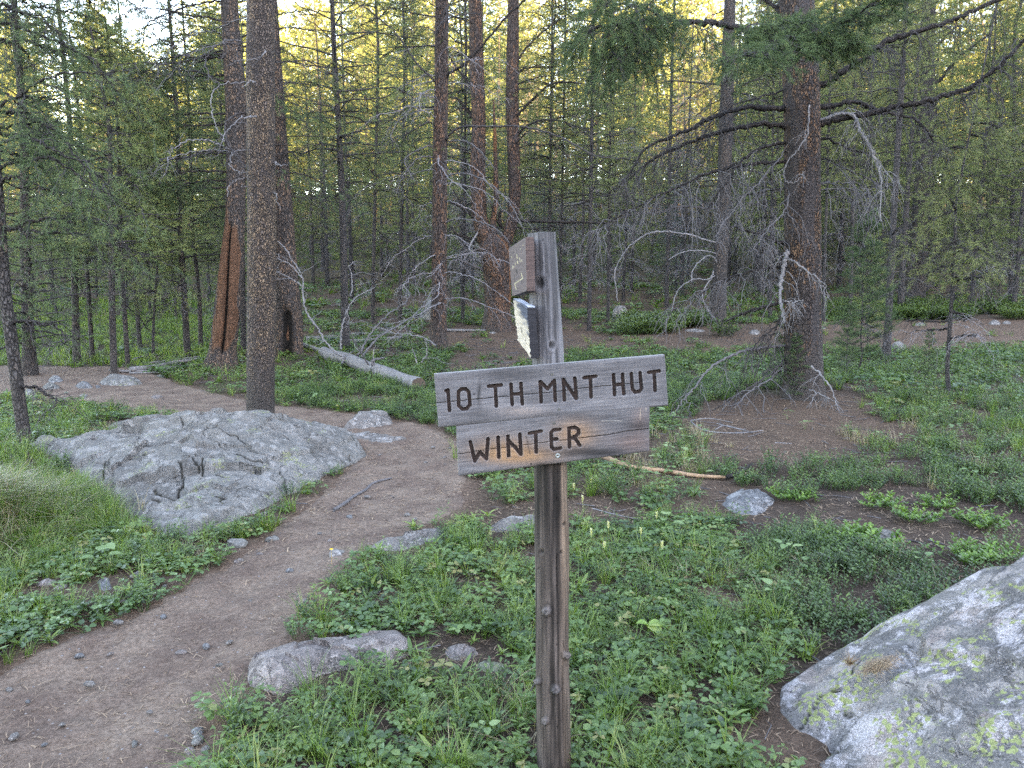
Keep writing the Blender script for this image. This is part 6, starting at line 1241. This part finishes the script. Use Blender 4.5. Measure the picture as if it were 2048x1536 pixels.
TREF = [trefoil(i) for i in range(6)]; LAN = [lance(20+i) for i in range(4)]+[herb(30+i) for i in range(3)]; TUF = [tuft(40+i) for i in range(5)]; SHR = [shrublet(50+i) for i in range(5)]; HEA = [heart(60+i) for i in range(4)]
DRY = [tuft(70+i, 18, .14, .003, .05, 1.7) for i in range(4)]
TREF2 = [trefoil(80+i, 7, .13, .10, .065) for i in range(3)]; LAN2 = [lance(85+i, 8, .13, .04) for i in range(3)]; TUF2 = [tuft(90+i, 15, .20, .009, .06) for i in range(3)]; SHR2 = [shrublet(95+i, 9, .13, .12, .038, 5) for i in range(3)]
rs = np.random.default_rng(33)
MIX = np.array([[.32,.16,.16,.26,.03,.07],[.06,.16,.74,.0,.04,.0],[.18,.20,.08,.50,.04,.0],[.08,.05,.15,.12,.10,.50],[.03,.06,.07,.72,.03,.09],[.42,.26,.20,.06,.004,.056],[.05,.15,.20,.15,.43,.02]])   # trefoil, lance, grass, shrub, heart, dry
def sample(r0, r1, per_m2, a=42):
    n = int(math.radians(2*a)*.5*(r1*r1-r0*r0)*per_m2); r = np.sqrt(rs.uniform(r0*r0, r1*r1, n)); t = np.radians(rs.uniform(-a, a, n)); x, y = r*np.sin(t), r*np.cos(t)
    dens, soil, kind = region(x, y); cl = .5+.5*fbm(x*2.4, y*2.4, s=130, o=3)/.55; cl2 = .5+.5*fbm(x*.8, y*.8, s=131, o=2)/.5; thr = 1-dens
    ok = (.6*cl+.4*cl2+rs.uniform(-.12, .12, n)) > thr*.98; ok |= (dens > .95) & (rs.uniform(size=n) < .50)
    ps = path_sd(x, y)+.06*noise(x*5, y*5, s=133); ok &= ps < -.01; ok &= (rs.uniform(size=n) < sstep(-ps, -.02, .22)+.25)
    for f in FOOTS:
        w = np.where(ok & (x > f[:, 0].min()) & (x < f[:, 0].max()) & (y > f[:, 1].min()) & (y < f[:, 1].max()))[0]
        if len(w): ok[w[in_poly(x[w], y[w], [tuple(p) for p in f])]] = False
    for (ex, ey, er) in EXCL: ok &= (x-ex)**2+(y-ey)**2 > er*er
    for (hx, hy) in heroes[:26]: ok &= (x-hx)**2+(y-hy)**2 > .22**2
    ok &= np.hypot(x-float(PORG[0]), y-float(PORG[1])) > .075
    x, y, kind = x[ok], y[ok], kind[ok]; cum = np.cumsum(MIX[kind], 1); q = np.clip(rs.uniform(size=len(x))*.75+.25*(.5+.9*noise(x*1.6, y*1.6, s=134)), 0, .9999)*cum[:, -1]; sp = (q[:, None] > cum).sum(1); return x, y, np.clip(sp, 0, 5)
acc = {}
for (r0, r1, pm, far, sz) in ((1.2, 5.0, 330, 0, .95), (5.0, 11.5, 120, 0, 1.15), (11.5, 27, 34, 1, 1.0), (27, 62, 3.0, 1, 2.3)):
    x, y, sp = sample(r0, r1, pm)
    for k in range(6):
        m = sp == k
        if m.any(): acc.setdefault((k, far), []).append((x[m], y[m], sz*rs.uniform(.65, 1.3, m.sum())))
NMS = [('wild_strawberry_plants', 'three leaved wild strawberry plants carpeting the ground'), ('leafy_weeds', 'narrow leaved green weeds among the strawberry leaves'), ('grass', 'fresh green grass tufts between the plants'), ('low_shrub_leaves', 'tiny leaved dark green shrublets spreading over the soil'), ('broad_leaf_plants', 'pale green broad leaved plants dotted over the ground'), ('dry_grass', 'dry straw coloured grass lying on the soil')]
PRO = [(TREF, TREF2), (LAN, LAN2), (TUF, TUF2), (SHR, SHR2), (HEA, HEA), (DRY, DRY)]; MATS = [L_STRAW, L_WEED, L_GRASS, L_SHRUB, L_HEART, L_DRY]
for (k, far), lst in sorted(acc.items()):
    x, y, s = (np.concatenate([a[i] for a in lst]) for i in range(3)); scatter(NMS[k][0], PRO[k][far], x, y, s, MATS[k], NMS[k][1]+(' further back' if far else ''), rs)
# dense grass in front of the dry bank, and the bank itself
n = 800; x = rs.normal(-2.85, .35, n); y = rs.normal(4.9, .5, n); ok = (path_sd(x, y) < -.2) & ~in_poly(x, y, [tuple(p) for p in FOOTS[0]]); scatter('grass', TUF, x[ok], y[ok], rs.uniform(.6, 1.2, ok.sum()), L_GRASS, 'tall bright grass between the dry bank and the boulder', rs, .3)
n = 420; x = rs.normal(-3.35, .30, n); y = rs.normal(4.6, .30, n); scatter('dry_grass', [tuft(200+i, 16, .21, .0045, .05, 2.3) for i in range(4)], x, y, rs.uniform(.6, 1.25, n), L_DRY, 'matted dry grass hanging over the bank at the left edge', rs, .35)
# needle litter and small twigs
def strips(x, y, L, w, rng, lift=.003, pitch=.12):
    n = len(x); a = rng.uniform(0, np.pi*2, n); d = np.stack([np.cos(a), np.sin(a), rng.normal(0, pitch, n)], 1); s = np.stack([-np.sin(a), np.cos(a), np.zeros(n)], 1)*(w/2)[:, None]; z = H(x, y)+rng.uniform(.001, lift*2.5, n); c = np.stack([x, y, z], 1); h = d*(L/2)[:, None]
    mid = c+np.array([0, 0, 1])*(L*.06)[:, None]+s*0; V = np.stack([c-h-s, c-h+s, mid-s, mid+s, c+h-s, c+h+s], 1).reshape(-1, 3); b = (np.arange(n)*6)[:, None]
    F = (np.array([[0, 1, 3], [0, 3, 2], [2, 3, 5], [2, 5, 4]])[None]+b[:, :, None]*np.ones((1, 4, 1), int)).reshape(-1, 3); return V, F
Vs, Fs, Ts, off = [], [], [], 0
for r0, r1, pm, L0, w0 in ((1.2, 4.5, 1300, .045, .0022), (4.5, 9, 620, .06, .0042), (9, 18, 170, .08, .007), (18, 30, 24, .14, .013)):
    n = int(math.radians(84)*.5*(r1*r1-r0*r0)*pm); r = np.sqrt(rs.uniform(r0*r0, r1*r1, n)); t = np.radians(rs.uniform(-42, 42, n)); x, y = r*np.sin(t), r*np.cos(t); sd = path_sd(x, y); p = np.where(sd > 0, .62+.4*np.exp(-sd/.18), .9)*(.45+.8*(.5+.5*noise(x*2, y*2, s=140)))
    ok = rs.uniform(size=n) < p; x, y = x[ok], y[ok]; V, F = strips(x, y, L0*rs.uniform(.35, 1.3, len(x)), w0*rs.uniform(.6, 1.5, len(x)), rs); V[:, 2] += np.repeat(np.where(path_sd(x, y) > 0, .012, 0), 6)
    Vs.append(V); Fs.append(F+off); Ts.append(np.repeat(np.clip(rs.normal(.50, .30, len(x)), 0, 1), 6)); off += len(V)
o = link('needle_litter', mesh_np('needle_litter', np.concatenate(Vs), np.concatenate(Fs), L_LITTER, {'tint': np.concatenate(Ts)}, smooth=False)); tag(o, 'brown pine needles and bits of straw littering the soil', kind='stuff')
n = 2600; r = np.sqrt(rs.uniform(2, 400, n)); t = np.radians(rs.uniform(-42, 42, n)); x, y = r*np.sin(t), r*np.cos(t); ok = (path_sd(x, y) < 0)|(rs.uniform(size=n) < .12); x, y = x[ok], y[ok]; n = len(x); a = rs.uniform(0, 6.28, n); L = rs.uniform(.04, .22, n)*(1+y*.03)
q = np.linspace(-.5, .5, 4)[None, :, None]; d = np.stack([np.cos(a), np.sin(a), rs.normal(0, .06, n)], 1); Pn = np.stack([x, y, H(x, y)+.010], 1)[:, None]+d[:, None]*L[:, None, None]*q+rs.normal(size=(n, 4, 3))*np.array([.006, .006, .003]); V, F = tubes(Pn, np.outer(rs.uniform(.0015, .004, n)*(1+y*.05), [1, .9, .8, .5]), 4)
o = link('fallen_twigs', mesh_np('fallen_twigs', V, F, M_TWIGG)); tag(o, 'small grey twigs and wood bits strewn over the forest floor', kind='stuff')

# the single plants one can point to
def lone(name, proto, u, v, s, mat, label, rz=0, cat='plant', group=None, zp=None):
    V, F, T = proto; p = G(u, v) if zp is None else np.array(zp); o = link(name, mesh_np(name, V, F, mat, {'tint': T}, smooth=False), loc=tuple(p)); o.scale = (s, s, s); o.rotation_euler = (0, 0, rz); tag(o, label, cat, group); return o
L_BIG = leaf_mat('big_leaf', [(0, (.12, .22, .05)), (.5, (.18, .32, .07)), (1, (.30, .36, .12))], .4)
def bigleaf(seed):
    p = PB(seed); 
    for a, L, W, t, el in ((.2, .15, .10, .6, .15), (3.3, .07, .07, .5, .9), (5.3, .10, .08, .9, .25)): d = np.array([math.cos(a), math.sin(a), el]); V, F = leaf((0, 0, .07), d, (0, 0, 1), L, W, .2, 'broad', .5); p.add(V, F, t)
    p.stem((0, 0, 0), (0, 0, .07), .002, .5); return p.out()
lone('broad_leaf_plant', bigleaf(1), 1296, 1275, .75, L_BIG, 'single large yellow green leaf right of the post')
for k, (u, v, s, lb) in enumerate([(1690,1080,1.9,'spreading bright green shrublet left of the flat grey rock'),(1745,1102,1.8,'bright green shrublet in front of the flat grey rock'),(1640,1100,1.5,'bright shrublet left of the two before the flat rock'),(1965,1055,1.9,'lone dense green shrublet on bare soil near the right edge'),(1930,1125,1.9,'long low shrublet above the lichened boulder'),(1985,1120,1.6,'small shrublet touching the top of the lichened boulder'),(1830,1042,1.6,'shrublet on bare soil right of the flat grey rock'),(1870,1015,1.5,'shrublet behind the one right of the flat rock'),(1760,1015,1.6,'shrublet behind the flat grey rock'),(1580,1000,1.5,'shrublet at the right end of the blue grey rock')]):
    lone('shrublet', shrublet(300+k, 34, .060, .14, .022, 12), u, v, s*.8, leaf_mat('fresh_shrublet_leaf', [(0, (.03, .075, .015)), (.5, (.075, .165, .028)), (1, (.15, .25, .045))]) if k == 0 else bpy.data.materials['fresh_shrublet_leaf'], lb, k, 'shrub')
for k, (u, v, lb) in enumerate([(1575,838,'pale broad leaved plant in needles left on the mound'),(1610,858,'single pale plant in the middle of the needle mound'),(1600,790,'pale leaves at the foot of the largest pine'),(1748,833,'pale leaves at the right of the needle mound'),(1380,935,'pale plant between the peeled branch and the mound'),(1300,960,'pale round leaves over the middle of the peeled branch'),(1332,1062,'pale heart shaped leaves left of the small rounded grey stone'),(205,1140,'single heart shaped pale leaf above the bluish white rock'),(405,1035,'pale heart leaf at the foot of the boulder'),(1365,890,'pale broad plant right of the lower board'),(1335,850,'cluster of pale leaves touching the right end of the boards')]):
    lone('heart_leaf_plant', heart(400+k, 4, .05), u, v, 1.0+.05*k, L_HEART, lb, k)
M_FL = leaf_mat('cream_bract', [(0, (.25, .29, .13)), (.5, (.42, .43, .24)), (1, (.55, .54, .36))], .3)
def brush(seed):
    p = PB(seed); r = p.r; tip = np.array([.01, .0, .13]); p.stem((0, 0, 0), tip, .002, .0)
    for i in range(22): q = i/22; a = i*2.4; d = np.array([math.cos(a), math.sin(a), 1.6]); V, F = leaf((.01, 0, .095+.045*q), d, (-d[0], -d[1], .5), .022, .009, .1, 'lance', .1); p.add(V, F, .5+.4*r.uniform())
    return p.out()
FLW = [((955,195),'upper left of its group beside the post'),((1040,170),'tallest of its group, right of the post'),((1005,262),'below the tallest one right of the post'),((1365,345),'by the shrublets left of the blue grey rock'),((1130,395),'middle of the patch right of the post'),((1280,425),'right in the patch beside the post'),((1100,500),'lowest of the patch right of the post'),((1380,500),'apart to the right in the leaves'),((1045,435),'closest of the patch to the post')]
for k, ((a, b), lb) in enumerate(FLW):
    u, v = B2p([(a, b+45)])[0]; lone('paintbrush_flower', brush(500+k), u, v, .8, M_FL, 'cream flower spike, '+lb, k, 'flower', 'cream flower spikes right of the post')
M_YF = leaf_mat('yellow_petal', [(0, (.7, .42, .02)), (1, (.85, .6, .03))], .2)
def dandel():
    p = PB(9); p.stem((0, 0, 0), (0, 0, .10), .0012, 0)
    for i in range(16): a = i*.393; d = np.array([math.cos(a), math.sin(a), .5]); V, F = leaf((0, 0, .10), d, (0, 0, 1), .012, .006, .1, 'lance', .1); p.add(V, F, .8)
    return p.out()
lone('yellow_flower', dandel(), 664, 1135, 1.0, M_YF, 'small round yellow flower over the edge of the trail', cat='flower')
# dead needle sprig in the dent of the lichened boulder
M_RUST = leaf_mat('rusty_needles', [(0, (.10, .05, .028)), (.5, (.19, .12, .07)), (1, (.33, .25, .16))], .1, .8)
def on_rock(u, v):
    d = ray(u, v); t = np.linspace(1, 6, 3000); p = d[None]*t[:, None]; p[:, 2] += CAMZ; k = int(np.argmax(p[:, 2] < rplane(p[:, 0], p[:, 1]))); return p[k]
p = on_rock(1700, 1336); NV, NF, tn = needles(np.tile(p, (12, 1))+rs.normal(size=(12, 3))*.003, np.tile([[-.2, -.3, 1.]], (12, 1)), rs, 9, .05, .0016, .9, .01); o = link('needle_sprig', mesh_np('needle_sprig', NV-p, NF, M_RUST, {'tint': tn}, smooth=False), loc=tuple(p+[0, 0, .01])); tag(o, 'rust coloured tuft of dead pine needles on the lichened boulder', 'needles')
q0 = on_rock(1755, 1340); x = q0[0]+rs.normal(0, .030, 420); y = q0[1]+rs.normal(0, .014, 420); V, F = strips(x, y, rs.uniform(.03, .06, 420), np.full(420, .0013), rs); V[:, 2] += np.repeat(rplane(x, y)-H(x, y)+.004+rs.uniform(0, .012, 420), 6)
o = link('fallen_needles', mesh_np('fallen_needles', V, F, M_RUST, {'tint': np.repeat(rs.uniform(.3, 1, 420), 6)}, smooth=False)); tag(o, 'little heap of tan needles lying on the lichened boulder', kind='stuff')
# low green shrub banks in the middle distance
for (u0, u1, v0, v1, n, nm) in ((1240, 1460, 643, 676, 260, 'dark low juniper bank at the foot of the bare limbed dark pine'), (1660, 2150, 612, 640, 1000, 'low green shrub bank in front of the stout dark pine at the right')):
    x, y = [], []
    for i in range(n): p = G(rs.uniform(u0, u1), v0+(v1-v0)*rs.uniform()); x.append(p[0]); y.append(p[1])
    x, y = np.array(x), np.array(y); kp = noise(x*.9, y*.9, s=160)+.5*noise(x*2.5, y*2.5, s=161) > -.05; x, y = x[kp], y[kp]; n = len(x); scatter('low_shrubs', [shrublet(600+i, 22, .17, .24, .045, 6) for i in range(3)], x, y, rs.uniform(.7, 2.1, n), leaf_mat('juniper_leaf', [(0, (.025, .05, .018)), (.5, (.055, .095, .03)), (1, (.10, .15, .045))]), nm, rs, .2)
